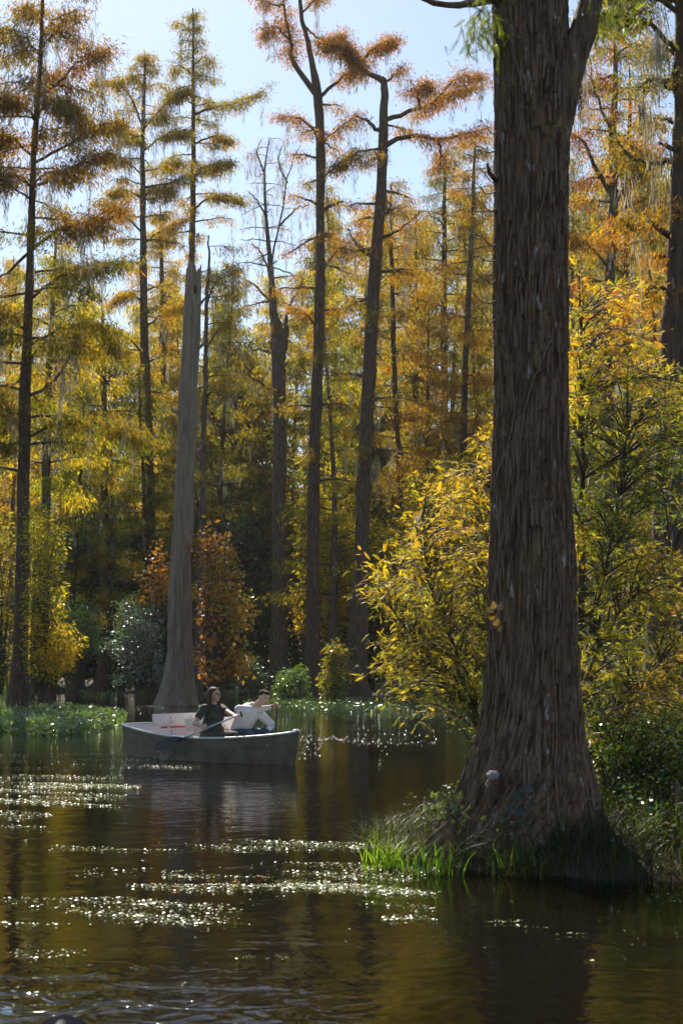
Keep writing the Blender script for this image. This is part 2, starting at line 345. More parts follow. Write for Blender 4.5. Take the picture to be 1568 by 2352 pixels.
def hero_tree(name, label, D, trunk, limbs, pal, auto=None, seed=0, bark=None, cat='tree', depth=1.0, ll=.26, lw=.055, moss=14,
              group=None, flare=.22, dens=1.0, kf=7, lean=0.0, leafm=None, spread=.24):
    """trunk rows (px, py, width px) from base upward; limbs rows (points px, nleaf, r px, hue)"""
    rng = np.random.default_rng(seed); ppm = FPX / D; dens *= 1.75; ll *= .85; lw *= .62
    base = W(trunk[0][0], trunk[0][1], D)
    base[2] = min(base[2], 0.0) if base[2] < .6 else base[2]
    root = empty(name, (base[0], base[1], 0)); tag(root, label, cat, group)
    O = np.array([base[0], base[1], 0.0])
    tr = np.array([[*W(a, b, D + lean * i / len(trunk)), c / ppm / 2] for i, (a, b, c) in enumerate(trunk)])
    tr[0, 2] = -.3
    P = catmull(tr, 46); P[:, :2] += rng.normal(size=(46, 2)) * .012
    tp = P[:, :3] - O; rad = np.maximum(P[:, 3], .012)
    Tk = Tubes(); Tk.add(tp, rad * (1 + 0.05 * rng.normal(size=46)), 14, flute=flute_fn(rad, tp[:, 2], flare, kf, seed))
    link('trunk', Tk.mesh('trunk', bark or M_BARK), root)
    Lf, Ms, Tw = Leaves(), Leaves(), Tubes()
    s3 = depth
    for li, lb in enumerate(limbs):
        pts, nl, rp, hue = lb[:4]
        dz = lb[4] if len(lb) > 4 else rng.uniform(-1, 1) * s3 * 1.2
        Q = []
        for q, (a, b) in enumerate(pts):
            Q.append(W(a, b, D + dz * q / (len(pts) - 1)))
        Q = catmull(Q, 12) - O; Q[2:] += rng.normal(size=(10, 3)) * .03
        Lt = np.linalg.norm(np.diff(Q, axis=0), axis=1).sum(); T = Tubes()
        rr = rp / ppm / 2
        T.add(Q, rr * (1 - .8 * np.linspace(0, 1, 12)) + .008, 7)
        link('branch', T.mesh('branch', bark or M_BARK), root)
        grow_limb(Tw, Lf, rng, Q, rr * .01, int(nl * dens), spread, ll, lw, pal, hue, twig_len=max(.9, Lt * .42), ntw=16, moss=Ms, moss_n=int(moss * .12 + .5))
    if auto:
        for (y0, y1, n, len0, len1, nl, h0, h1) in auto:
            for q in range(n):
                y = y0 + (y1 - y0) * (q + rng.random()) / n
                # trunk point at pixel height y
                zz = W(CX, y, D)[2]; i = int(np.clip(np.searchsorted(tp[:, 2], zz), 1, 45)); p = tp[i] * 1.0
                az = q * 2.4 + rng.uniform(-.5, .5); f = (y - y0) / (y1 - y0)
                ln = (len0 + (len1 - len0) * f) * rng.uniform(.65, 1.2)
                dr = np.array([math.cos(az), math.sin(az) * .8, rng.uniform(-.05, .35)])
                s = np.linspace(0, 1, 8)[:, None]
                Q = p + dr * ln * s + np.array([0, 0, -.16 * ln]) * s ** 2.2 + rng.normal(size=(8, 3)) * .05 * ln * s * .5
                grow_limb(Tw, Lf, rng, Q, max(.015, rad[i] * .32), int(nl * dens), spread, ll, lw, pal, h0 + (h1 - h0) * f + rng.normal() * .1,
                          ntw=7, moss=Ms, moss_n=1 if rng.random() < moss / 30 else 0)
    if Tw.V: tag(link('twigs', Tw.mesh('twigs', M_TWIG if bark is None else bark), root), kind='stuff')
    if Lf.n: tag(link('crown', Lf.mesh('crown', leafm or M_LEAF), root), kind='stuff')
    if Ms.n: tag(link('spanish_moss', Ms.mesh('spanish_moss', M_MOSS), root), kind='stuff')
    return root

P_T1 = palette([GREEN, OLIVE, (.24, .16, .02), (.20, .10, .02), (.26, .13, .02)])
P_GOLD = palette([GREEN, OLIVE, (.22, .20, .02), (.33, .26, .03), (.36, .21, .025)])
P_RUST = palette([OLIVE, (.26, .18, .02), (.33, .17, .02), (.30, .14, .025), (.18, .10, .03)])
P_MID = palette([GREEN, OLIVE, (.24, .19, .03), TAN, (.32, .20, .03)])
P_LOW = palette([GREEN, (.17, .19, .022), (.33, .33, .03), YELLOW, GOLD])

hero_tree('cypress_tree', 'tall dark cypress with green and rust foliage at the left edge, beside the leafy mat', 44,
    [(42, 1660, 74), (44, 1600, 50), (47, 1500, 36), (52, 1250, 30), (56, 1000, 26), (64, 750, 22), (70, 560, 18), (76, 400, 15), (83, 280, 13), (93, 120, 10), (97, -20, 8), (98, -120, 4)],
    [([(97, 80), (130, 40), (178, 25)], 500, 5, .6), ([(94, 130), (60, 92), (12, 66), (-40, 80)], 900, 6, .35),
     ([(90, 215), (130, 195), (180, 140), (252, 112)], 1000, 7, .75), ([(84, 280), (40, 232), (-30, 225)], 1500, 7, .5),
     ([(88, 260), (125, 230), (170, 262)], 1300, 6, .45), ([(80, 372), (150, 338), (215, 290), (285, 272)], 1100, 7, .4),
     ([(75, 430), (150, 392), (245, 345)], 1000, 7, .55), ([(76, 360), (20, 312), (-40, 330)], 1200, 6, .7), ([(72, 430), (30, 400), (-40, 430)], 900, 5, .4),
     ([(70, 575), (130, 530), (200, 505), (285, 470)], 1300, 8, .8), ([(66, 580), (0, 636), (-50, 670)], 300, 7, .5),
     ([(66, 690), (130, 640), (200, 610), (285, 598)], 1200, 7, .25), ([(60, 760), (20, 720), (-50, 690)], 900, 7, .3),
     ([(58, 915), (120, 875), (165, 815), (182, 770)], 500, 8, .3), ([(58, 800), (130, 760), (220, 742), (272, 800)], 1500, 6, .15),
     ([(56, 1010), (130, 975), (250, 975), (330, 1010)], 1500, 7, .2), ([(56, 860), (10, 900), (-40, 960)], 800, 6, .2),
     ([(54, 960), (20, 940), (-30, 900)], 600, 5, .35)],
    P_T1, auto=[(0, 520, 22, 1.6, 2.6, 300, .5, .5), (540, 1120, 18, 2.6, 2.2, 330, .3, .1)], seed=3, moss=40, spread=.26)
hero_tree('cypress_tree', 'slender cypress with pagoda-like gold tiers, left of the pale snag', 75,
    [(356, 1600, 60), (352, 1500, 32), (348, 1390, 25), (345, 1150, 22), (337, 900, 20), (331, 750, 19), (328, 500, 14), (327, 350, 11), (330, 240, 8), (333, 160, 5), (334, 125, 3)],
    [([(333, 170), (305, 175), (268, 188)], 350, 4, .7), ([(331, 300), (295, 215), (260, 190), (212, 186)], 900, 5, .65),
     ([(330, 295), (365, 255), (400, 222), (430, 205)], 1000, 5, .5), ([(328, 340), (300, 305), (262, 288)], 800, 4, .7),
     ([(330, 345), (380, 312), (435, 305)], 1000, 5, .4), ([(327, 400), (290, 372), (238, 350)], 700, 4, .7),
     ([(328, 430), (390, 420), (440, 395), (505, 372)], 1000, 6, .5), ([(327, 455), (290, 436), (255, 445)], 800, 5, .6),
     ([(327, 455), (360, 430), (395, 440)], 800, 5, .7), ([(328, 535), (280, 490), (232, 462)], 700, 5, .5),
     ([(329, 560), (370, 530), (420, 500)], 800, 5, .8), ([(331, 700), (300, 672), (262, 690)], 700, 5, .8),
     ([(334, 750), (380, 715), (430, 700)], 900, 5, .9), ([(334, 820), (290, 770), (250, 760)], 500, 5, .6),
     ([(345, 1100), (380, 1080), (420, 1070)], 300, 8, .6)],
    P_GOLD, auto=[(112, 300, 16, .35, 1.8, 120, .65, .6), (300, 640, 16, 2.2, 2.0, 230, .55, .7), (640, 1000, 10, 1.8, 2.2, 160, .7, .6)], seed=5, moss=30, ll=.30, lw=.065)
hero_tree('cypress_tree', 'spired cypress rising behind the snag, one long flat branch reaching right', 77,
    [(436, 1590, 34), (436, 1200, 22), (438, 800, 18), (440, 600, 16), (443, 480, 14), (444, 350, 11), (443, 200, 8), (443, 90, 5), (443, 18, 3)],
    [([(445, 262), (490, 247), (540, 234), (605, 208)], 1100, 6, .45), ([(444, 240), (415, 215), (392, 222)], 400, 4, .5),
     ([(446, 330), (495, 312), (528, 322)], 800, 5, .7), ([(447, 402), (490, 385), (530, 372)], 900, 5, .45),
     ([(449, 478), (475, 456), (515, 450), (552, 460)], 900, 5, .45), ([(445, 400), (410, 372), (380, 380)], 700, 5, .45),
     ([(442, 150), (470, 130), (488, 142)], 260, 3, .5), ([(442, 170), (410, 150), (396, 170)], 300, 3, .4), ([(443, 80), (420, 55), (404, 52)], 160, 2, .6)],
    P_GOLD, auto=[(22, 180, 16, .5, 1.1, 90, .5, .4), (180, 320, 10, 1.3, 1.8, 170, .45, .4), (330, 600, 12, 1.6, 2.0, 170, .5, .7)], seed=8, moss=14, ll=.30, lw=.062)
hero_tree('cypress_tree', 'tall cypress forking into two upright limbs with rust foliage hanging at the top', 65,
    [(722, 1612, 84), (721, 1570, 48), (718, 1400, 30), (720, 1200, 29), (724, 1000, 28), (731, 800, 25), (735, 620, 22), (736, 400, 21), (733, 270, 22), (728, 205, 22), (716, 145, 14), (704, 80, 12), (692, 36, 10), (687, -40, 8)],
    [([(722, 212), (688, 164), (670, 132), (668, 92), (656, 50), (648, -30)], 1400, 15, .7), ([(733, 224), (772, 188), (795, 172), (815, 158)], 700, 9, .6),
     ([(734, 318), (696, 276), (640, 262)], 450, 8, .8), ([(738, 482), (768, 468), (790, 462)], 60, 12, .5),
     ([(700, 60), (740, 90), (790, 75)], 800, 6, .5), ([(665, 90), (630, 60), (605, 80)], 600, 5, .8), ([(692, 30), (720, 0), (745, -20)], 500, 5, .5),
     ([(650, 10), (622, 8), (598, -10)], 400, 5, .7), ([(737, 330), (770, 300), (820, 260)], 500, 6, .6),
     ([(733, 640), (760, 590), (800, 560), (830, 530)], 500, 7, .7), ([(733, 760), (700, 720), (660, 700)], 300, 5, .6)],
    P_RUST, auto=[(230, 700, 13, 1.6, 2.4, 150, .4, .5), (700, 1150, 9, 1.4, 1.9, 150, .1, .0)], seed=11, moss=16, ll=.28, lw=.055)
hero_tree('cypress_tree', 'thick dark cypress with a crooked flat rust crown and bare arms, centre of the row', 62,
    [(812, 1620, 100), (816, 1570, 62), (824, 1420, 42), (829, 1300, 36), (838, 1050, 33), (850, 820, 31), (862, 600, 29), (874, 460, 26), (878, 360, 24), (881, 270, 21), (882, 195, 18), (872, 180, 15), (850, 170, 12)],
    [([(872, 180), (850, 171), (824, 148), (806, 130), (798, 95)], 1700, 12, .7), ([(824, 148), (860, 110), (905, 90)], 1300, 8, .6),
     ([(812, 135), (780, 110), (745, 100)], 700, 7, .7), ([(880, 190), (905, 170), (925, 150)], 300, 6, .8),
     ([(884, 275), (924, 260), (964, 248), (996, 232), (1036, 212), (1090, 198)], 2000, 12, .65), ([(964, 248), (960, 215), (985, 185)], 1000, 6, .6),
     ([(996, 232), (1050, 180), (1110, 170)], 800, 5, .8), ([(884, 335), (916, 316), (964, 312), (1008, 320), (1064, 308), (1124, 292)], 1200, 13, .8),
     ([(1008, 320), (1012, 352), (1008, 384)], 350, 8, .8), ([(870, 300), (845, 277), (818, 267)], 120, 11, .6),
     ([(858, 590), (820, 560), (800, 524)], 60, 11, .5), ([(866, 552), (910, 530), (964, 488)], 300, 10, .6),
     ([(876, 340), (820, 350), (770, 380)], 900, 7, .1), ([(845, 1045), (880, 1035), (950, 1042)], 60, 9, .5, -2.5)],
    P_RUST, auto=[(300, 640, 9, 2.0, 2.2, 170, .35, .4), (640, 1100, 8, 1.6, 2.0, 150, .15, .0)], seed=13, moss=26, ll=.27, lw=.055)
hero_tree('tree', 'twin-stemmed tree with a nearly bare twiggy top and a broken stub hung with moss', 80,
    [(640, 1600, 70), (640, 1540, 46), (641, 1400, 36), (642, 1200, 32), (642, 1000, 31), (640, 860, 32), (637, 760, 34), (628, 720, 20), (622, 620, 13), (612, 500, 8), (607, 400, 5), (618, 318, 2)],
    [([(646, 800), (655, 760), (657, 728)], 0, 30, .5), ([(620, 620), (640, 520), (662, 400), (690, 330)], 90, 5, .6),
     ([(612, 500), (590, 460), (570, 440)], 40, 5, .6), ([(625, 650), (600, 580), (575, 560)], 80, 6, .6), ([(640, 520), (680, 480), (710, 470)], 50, 5, .6),
     ([(650, 930), (600, 880), (560, 860)], 150, 9, .5), ([(608, 400), (590, 350), (600, 320)], 40, 4, .6), ([(660, 420), (640, 370), (650, 330)], 30, 4, .6),
     ([(655, 740), (670, 690), (700, 640)], 150, 8, .5), ([(630, 700), (590, 660), (560, 640)], 150, 7, .5)],
    palette([OLIVE, TAN, AMBER]), auto=[(320, 640, 26, .8, 2.2, 14, .7, .7), (650, 960, 8, 1.6, 2.0, 90, .4, .4)], seed=17, moss=40, bark=M_BARK2, ll=.22, lw=.06)
hero_tree('cypress_tree', 'narrow leaning tree with hanging moss just right of the pale snag', 60,
    [(452, 1590, 30), (458, 1400, 15), (463, 1230, 13), (468, 1000, 12), (472, 850, 11), (474, 700, 9), (480, 600, 6), (478, 540, 3)],
    [([(474, 800), (500, 760), (530, 730)], 250, 5, .6), ([(470, 920), (500, 890), (540, 880)], 200, 5, .6), ([(474, 700), (500, 640), (540, 610)], 400, 4, .6)],
    P_GOLD, auto=[(560, 1150, 16, 1.2, 2.0, 120, .7, .5)], seed=19, moss=36, bark=M_BARK2)
for (nm, lab, D, tr, top, seed, pal, hues, n, w0) in (
    ('cypress_tree', 'thin crooked cypress just right of the thick dark cypress', 72, [(928, 1600, 24), (926, 1300, 13), (917, 1080, 12), (907, 900, 12), (902, 700, 11), (898, 520, 7), (897, 420, 3)], 430, 23, P_RUST, (.2, .3), 34, 2.2),
    ('cypress_tree', 'very thin straight cypress with gold foliage, second right of the thick dark cypress', 80, [(952, 1600, 20), (953, 1200, 12), (953, 1000, 11), (957, 800, 9), (955, 600, 6), (955, 500, 3)], 510, 29, P_GOLD, (.6, .4), 30, 2.2),
    ('cypress_tree', 'straight olive-gold cypress with level side branches, two left of the big trunk', 84, [(1022, 1600, 34), (1020, 1300, 20), (1020, 1000, 17), (1019, 800, 16), (1020, 600, 13), (1020, 450, 9), (1024, 340, 3)], 350, 31, P_GOLD, (.25, .5), 46, 3.4),
    ('cypress_tree', 'dark slim cypress nearest the left side of the big trunk', 78, [(1062, 1600, 30), (1062, 1300, 15), (1065, 1000, 15), (1070, 800, 14), (1080, 600, 12), (1088, 400, 8), (1092, 300, 3)], 310, 37, P_RUST, (.1, .5), 34, 2.2),
    ('cypress_tree', 'middle-distance cypress trunk behind the dark left-edge cypress', 60, [(108, 1600, 40), (106, 1400, 24), (106, 1200, 21), (108, 950, 18), (120, 700, 12), (128, 560, 5)], 570, 41, P_LOW, (.4, .5), 34, 2.6),
    ('cypress_tree', 'dark trunk rising from a flared stump-like foot between left-edge cypress and shrubs', 80, [(226, 1592, 66), (236, 1545, 30), (240, 1400, 19), (240, 1200, 17), (238, 900, 15), (236, 760, 10), (234, 700, 4)], 700, 43, P_LOW, (.6, .4), 26, 2.6),
    ('cypress_tree', 'faint cypress directly behind the pagoda-like gold one', 92, [(382, 1590, 30), (378, 1200, 16), (374, 900, 14), (372, 700, 12), (370, 560, 8), (368, 470, 3)], 480, 47, P_GOLD, (.8, .7), 34, 2.5)):
    hero_tree(nm, lab, D, tr, [], pal, auto=[(top, top + 260, n // 2, .7, w0, 190, hues[0], hues[1]), (top + 260, 1150, n // 2, w0, w0 * .9, 260, hues[1], hues[0])],
              seed=seed, moss=16, ll=.30, lw=.066, spread=.32)
P_RT = palette([GREEN, OLIVE, GOLD, RUST, BROWN])
hero_tree('cypress_tree', 'massive shaded cypress trunk at the right edge with a dark green top and moss', 24,
    [(1515, 1735, 180), (1525, 1600, 110), (1535, 1300, 84), (1545, 1000, 80), (1556, 800, 76), (1566, 600, 70), (1572, 400, 66), (1577, 200, 62), (1580, 0, 60), (1585, -300, 50), (1590, -800, 20)],
    [([(1560, 372), (1508, 368), (1450, 362), (1412, 310)], 500, 13, .3), ([(1545, 545), (1498, 518), (1450, 515), (1425, 500)], 700, 16, .45),
     ([(1530, 850), (1490, 845), (1455, 840)], 200, 16, .5), ([(1560, 120), (1500, 60), (1420, 40), (1370, 30)], 1500, 12, .15),
     ([(1560, 30), (1490, -20), (1410, -30)], 1500, 12, .15), ([(1568, 300), (1520, 270), (1470, 290)], 500, 8, .4), ([(1565, 150), (1535, 110), (1500, 130)], 700, 8, .2), ([(1560, 210), (1500, 180), (1470, 200)], 350, 9, .2), ([(1550, 680), (1500, 660), (1470, 690)], 400, 9, .5)],
    P_RT, seed=53, moss=10, ll=.14, lw=.03, spread=.16, auto=[(-260, 100, 12, 1.5, 1.6, 420, .05, .1), (120, 760, 12, .7, .9, 150, .3, .5)])
hero_tree('cypress_tree', 'crooked grey cypress with orange foliage right of the big trunk, nearer one', 52,
    [(1395, 1625, 60), (1400, 1300, 28), (1398, 900, 26), (1400, 650, 24), (1408, 450, 20), (1407, 300, 18), (1413, 200, 13), (1412, 90, 7), (1418, 30, 3)],
    [([(1400, 440), (1365, 380), (1345, 330), (1310, 300)], 500, 12, .6), ([(1408, 320), (1370, 220), (1350, 120)], 350, 8, .6),
     ([(1410, 170), (1360, 190), (1320, 220)], 300, 7, .5), ([(1406, 420), (1450, 370), (1480, 360)], 700, 7, .8), ([(1400, 500), (1440, 400), (1430, 350)], 900, 6, .7),
     ([(1412, 130), (1450, 100), (1490, 110)], 400, 6, .3), ([(1402, 620), (1350, 560), (1310, 540)], 700, 7, .4)],
    P_RT, auto=[(40, 350, 14, .9, 1.8, 170, .7, .6), (350, 900, 18, 1.8, 2.2, 260, .7, .4)], seed=59, moss=22, bark=M_BARK2, spread=.26)
hero_tree('cypress_tree', 'dark straight cypress with gold foliage, between the orange one and the right-edge trunk', 56,
    [(1442, 1620, 46), (1440, 1300, 22), (1438, 900, 18), (1439, 650, 15), (1442, 400, 12), (1446, 250, 8), (1445, 150, 3)],
    [([(1440, 640), (1400, 600), (1370, 580)], 600, 6, .5), ([(1441, 500), (1480, 470), (1510, 460)], 700, 6, .4)],
    P_GOLD, auto=[(170, 500, 14, .9, 2.0, 180, .7, .6), (500, 1000, 14, 1.8, 2.2, 260, .4, .3)], seed=61, moss=16, spread=.28)

# ---- the bleached snag
def snag():
    D = 54.0; rng = np.random.default_rng(71); ppm = FPX / D
    rows = [(405, 1628, 104), (407, 1590, 78), (410, 1540, 64), (412, 1480, 57), (414, 1380, 50), (416, 1280, 47), (421, 1200, 45), (424, 1100, 43), (430, 1000, 42), (432, 940, 45), (433, 880, 42), (439, 780, 40), (441, 700, 39), (443, 655, 37), (444, 628, 35)]
    base = W(404, 1620, D); root = empty('dead_tree_snag', (base[0], D, 0))
    tag(root, 'bleached grey dead tree trunk with broken top, bare of bark, behind the rowing boat', 'dead tree')
    O = np.array([base[0], D, 0])
    tr = np.array([[*W(a, b, D), c / ppm / 2] for a, b, c in rows]); tr[0, 2] = -.3
    P = catmull(tr, 90); k = 56; th = np.arange(k) * 2 * math.pi / k
    z = P[:, 2]; fl = 1 + .16 * np.exp(-z / 1.4)[:, None] * np.cos(6 * th + .8)[None] + .05 * np.sin(3 * th[None] + z[:, None] * .9) + .03 * np.sin(9 * th[None] + z[:, None] * .4) + .022 * np.sin(17 * th[None] + 1.5 * np.sin(z[:, None] * .5)) * np.sin(z[:, None] * .8 + 3 * th[None]) + .05 * np.sin(z[:, None] * 1.9 + 2 * np.sin(th[None] * 2)) * (np.sin(th[None] * 2 + z[:, None] * .3) > .3)
    r = P[:, 3][:, None] * fl
    V = np.stack([P[:, 0][:, None] + r * np.cos(th), P[:, 1][:, None] + r * np.sin(th), np.repeat(z[:, None], k, 1)], -1) - O
    jag = .22 * np.sin(th * 1 + 2.8) + .2 * np.sin(th * 3 + 1) + rng.normal(size=k) * .12
    V[-1, :, 2] += jag + .1; V[-2, :, 2] += jag * .5
    i = np.arange(89)[:, None] * k; j = np.arange(k)[None]; j2 = (j + 1) % k
    F = np.stack([i + j, i + j2, i + k + j2, i + k + j], -1).reshape(-1, 4)
    c = len(V.reshape(-1, 3)); Vv = np.vstack([V.reshape(-1, 3), [[P[-1, 0] - O[0], 0, P[-1, 2] - .5]]]); b = 89 * k
    Ft = np.stack([b + np.arange(k), b + (np.arange(k) + 1) % k, np.full(k, c)], -1)
    link('trunk', mesh_np('trunk', Vv, [F, Ft], M_SNAG, smooth=True), root)
    T = Tubes()
    for (a, b2, s) in ((452, 800, 1), (446, 1040, 1), (412, 950, -1), (452, 700, 1)):
        p = W(a, b2, D - .1) - O; T = Tubes(); T.add([p, p + [.22 * s, -.05, .12], p + [.32 * s, -.05, .28]], [.1, .06, .03], 8)
        link('branch_stub', T.mesh('branch_stub', M_SNAG), root)
    ho = bpy.data.meshes.new('hollow_shade'); bm = bmesh.new(); bmesh.ops.create_icosphere(bm, subdivisions=2, radius=1); bm.to_mesh(ho); bm.free()
    dk = paint('hollow_shade_paint', (.03, .022, .016), .95)  # shade of a hole painted as dark colour; the trunk stays solid
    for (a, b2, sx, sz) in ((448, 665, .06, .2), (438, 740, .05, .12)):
        p = W(a, b2, D - .27) - O; o = link('hollow_shade', ho, root, dk, tuple(p)); o.scale = (sx, .04, sz)
snag()

# ---- generic cypress for the wood behind, copied
def generic_cypress(seed, pal, hue, H=26.0, wid=3.3, nlimb=50, nl=330, r0=.24, cb=.22, gaps=.0):
    rng = np.random.default_rng(seed)
    root = empty('cypress_tree', (0, 0, 0))
    z = np.linspace(-.4, H, 30); x = .35 * np.sin(z * .16 + seed) * z / H * 1.6; y = .3 * np.sin(z * .2 + seed * 2) * z / H
    P = np.stack([x, y, z], -1); rad = r0 * (1 - .88 * np.clip(z / H, 0, 1)) + .5 * r0 * 1.6 * np.exp(-np.maximum(z, 0) / .8)
    T = Tubes(); T.add(P, rad, 10, flute=flute_fn(rad, z, .2, 6, seed)); link('trunk', T.mesh('trunk', M_BARK if seed % 2 else M_BARK2), root)
    Tw, Lf, Ms = Tubes(), Leaves(), Leaves()
    for q in range(nlimb):
        f = (q + rng.random()) / nlimb; zz = H * (cb + (1 - cb) * f); i = min(29, int((zz + .4) / (H + .4) * 29)); p = P[i].copy(); p[2] = zz
        ln = wid * (1 - f ** 1.6 * .85) * rng.uniform(.45, 1.15)
        if rng.random() < gaps: continue
        az = q * 2.4 + rng.uniform(-.6, .6); dr = np.array([math.cos(az), math.sin(az), rng.uniform(.0, .4)])
        s = np.linspace(0, 1, 7)[:, None]; Q = p + dr * ln * s + np.array([0, 0, -.18 * ln]) * s ** 2.2 + rng.normal(size=(7, 3)) * .05 * s * ln
        grow_limb(Tw, Lf, rng, Q, max(.02, rad[i] * .35), int(nl * (.4 + .8 * (ln / wid))), .34, .32, .055, pal, hue + rng.normal() * .14, ntw=6, moss=Ms, moss_n=1 if rng.random() < .75 else 0)
    tag(link('twigs', Tw.mesh('twigs', M_TWIG), root), kind='stuff'); tag(link('crown', Lf.mesh('crown', M_LEAF), root), kind='stuff')
    tag(link('spanish_moss', Ms.mesh('spanish_moss', M_MOSS), root), kind='stuff')
    root['H'] = H
    return root
def broadleaf(seed, pal, hue, H=9.0, wid=3.0, nl=9000, ll=.17, lw=.11, m=None, name='evergreen_tree'):
    rng = np.random.default_rng(seed); root = empty(name, (0, 0, 0))
    z = np.linspace(-.2, H * .85, 14); P = np.stack([.3 * np.sin(z * .5 + seed), .3 * np.cos(z * .4 + seed) - .3, z], -1)
    T = Tubes(); T.add(P, .15 * (1 - z / H) + .02, 8); link('trunk', T.mesh('trunk', M_BARK2), root)
    Tw, Lf = Tubes(), Leaves(); nb = 46
    for q in range(nb):
        f = (q + .5) / nb; zz = H * (.06 + .9 * f); p = P[min(13, int(f * 13))].copy(); p[2] = zz * .9
        ln = wid * math.sqrt(max(.06, 1 - (f * 1.9 - .8) ** 2 * .8)) * rng.uniform(.5, 1.1); az = q * 2.4 + rng.uniform(-.4, .4)
        dr = np.array([math.cos(az), math.sin(az), rng.uniform(-.1, .5)]); s = np.linspace(0, 1, 6)[:, None]
        Q = p + dr * ln * s + rng.normal(size=(6, 3)) * .06 * s * ln
        grow_limb(Tw, Lf, rng, Q, .045, nl // nb, .36, ll, lw, pal, hue + rng.normal() * .18, ntw=6, sub=.8, start=.2)
    tag(link('twigs', Tw.mesh('twigs', M_TWIG), root), kind='stuff'); tag(link('crown', Lf.mesh('crown', m or M_GLOSS), root), kind='stuff')
    return root
MARKS = [(-400, 'left edge', 'left-edge cypress'), (50, 'left-edge cypress', ''), (240, 'flared foot', ''), (335, 'tiered cypress', ''), (425, 'pale snag', ''),
         (640, 'bare-topped tree', ''), (722, 'forked cypress', ''), (840, 'thick cypress', ''), (1020, 'level-branched cypress', ''), (1215, 'big trunk', ''), (1400, 'crooked cypress', ''), (1550, 'right-edge trunk', ''), (2500, 'right edge', '')]
ORD = ['first', 'second', 'third', 'fourth', 'fifth', 'sixth', 'seventh', 'eighth', 'ninth']
placed = []
def place(proto, first, px, D, top, kindtxt, cat, group, rng, sxy=None):
    o = proto if first else copy_tree(proto)
    b = G(px, HORY + FPX * HC / D); H = proto['H'] if 'H' in proto.keys() else 9.0
    Ht = (HORY - top) / (FPX / D) + HC; s = Ht / H
    zz = float(gheight(np.array([b[0]]), np.array([D]))[0])
    o.location = (float(W(px, HORY, D)[0]), D, max(zz - .05, -.1) if zz > -.4 else 0.0); o.rotation_euler = (0, 0, rng.uniform(0, 6.28)); s2 = sxy or (s * .5 + .5)
    o.scale = (s2, s2, s); placed.append([px, D, o, kindtxt, cat, group])
protos = [generic_cypress(101, P_GOLD, .45), generic_cypress(102, P_GOLD, .75, wid=2.8), generic_cypress(103, P_MID, .6, wid=3.6), generic_cypress(104, P_LOW, .45, wid=3.4), generic_cypress(105, P_GOLD, .2, wid=3.8, H=24)]
ptxt = ['olive-gold cypress', 'amber cypress', 'tan-gold cypress', 'yellow-green cypress', 'dull green cypress']
rng = np.random.default_rng(7)
used = [False] * 5
spots = []
for D, n, tmin, tmax in ((70, 9, 700, 860), (88, 14, 560, 720), (100, 15, 560, 660), (114, 16, 590, 690)):
    for q in range(n):
        px = -90 + 1760 * (q + rng.uniform(.15, .85)) / n
        t = rng.uniform(tmin, tmax)
        if px > 1280: t -= 260
        elif px > 730: t -= 150
        elif 150 < px < 330 or 540 < px < 620: t += 60
        if D == 70 and (380 < px < 480 or 555 < px < 700): continue
        spots.append((px, D + rng.uniform(-4, 4), t))
for px, D, t in spots:
    k = int(rng.choice([0, 0, 1, 2, 3, 4, 4])) if px > 330 else int(rng.choice([0, 1, 3, 3, 4]))
    place(protos[k], not used[k], px, D, t, ptxt[k], 'tree', 'cypresses of the wood behind', rng); used[k] = True
for k in range(5):
    if not used[k]:
        for c in list(protos[k].children): bpy.data.objects.remove(c)
        bpy.data.objects.remove(protos[k])
P_DK = palette([DARKG, (.03, .055, .015), MIDG, (.10, .15, .02)]); P_MIX = palette([MIDG, (.14, .17, .02), TAN, (.32, .16, .04)])
bl = [broadleaf(201, P_DK, .25), broadleaf(202, P_DK, .45, wid=3.3), broadleaf(203, P_LOW, .3, wid=2.8, m=M_MAPLE, name='broadleaf_tree', ll=.16, lw=.1), broadleaf(204, P_MIX, .5, wid=3.0, m=M_MAPLE, name='broadleaf_tree')]
btx = ['dark evergreen tree', 'glossy green evergreen tree', 'green leafy understorey tree', 'mixed tan leafy tree']
ub = [False] * 4
for q in range(26):
    px = -60 + 1700 * (q + rng.uniform(.1, .9)) / 26; D = rng.uniform(78, 100); t = rng.uniform(1080, 1300)
    if 130 < px < 300 or 530 < px < 620: k = 0; t = 1130 + rng.uniform(-20, 60); D = 84
    else: k = int(rng.integers(4))
    place(bl[k], not ub[k], px, D, t, btx[k], 'tree', 'understorey trees', rng, 1.25); ub[k] = True
for q in range(12):   # taller broadleaf mixed in the canopy
    px = [250, 560, 520, 590, 780, 800, 955, 1080, 1000, 480, 900, 1350][q]; D = rng.uniform(92, 104); t = [690, 690, 640, 700, 800, 760, 900, 860, 940, 760, 820, 900][q]; k = [0, 3, 3, 2, 2, 1, 1, 2, 0, 3, 1, 2][q]
    place(bl[k], not ub[k], px, D, t, 'tall ' + btx[k], 'tree', 'broadleaved trees in the canopy', rng, 1.1); ub[k] = True
# labels that say which
by = {}
for r in placed:
    g = max(i for i, mk in enumerate(MARKS) if mk[0] <= r[0]); by.setdefault((g, r[3]), []).append(r)
for (g, kt), rs in by.items():
    rs.sort(key=lambda r: r[0])
    a, b = MARKS[g][1], MARKS[g + 1][1]
    for i, r in enumerate(rs):
        pos = '' if len(rs) == 1 else f', {ORD[i]} from left'
        tag(r[2], (f'{kt} behind, between {a} and {b}{pos}').replace(' and red leaved', '-red'), r[4], r[5])

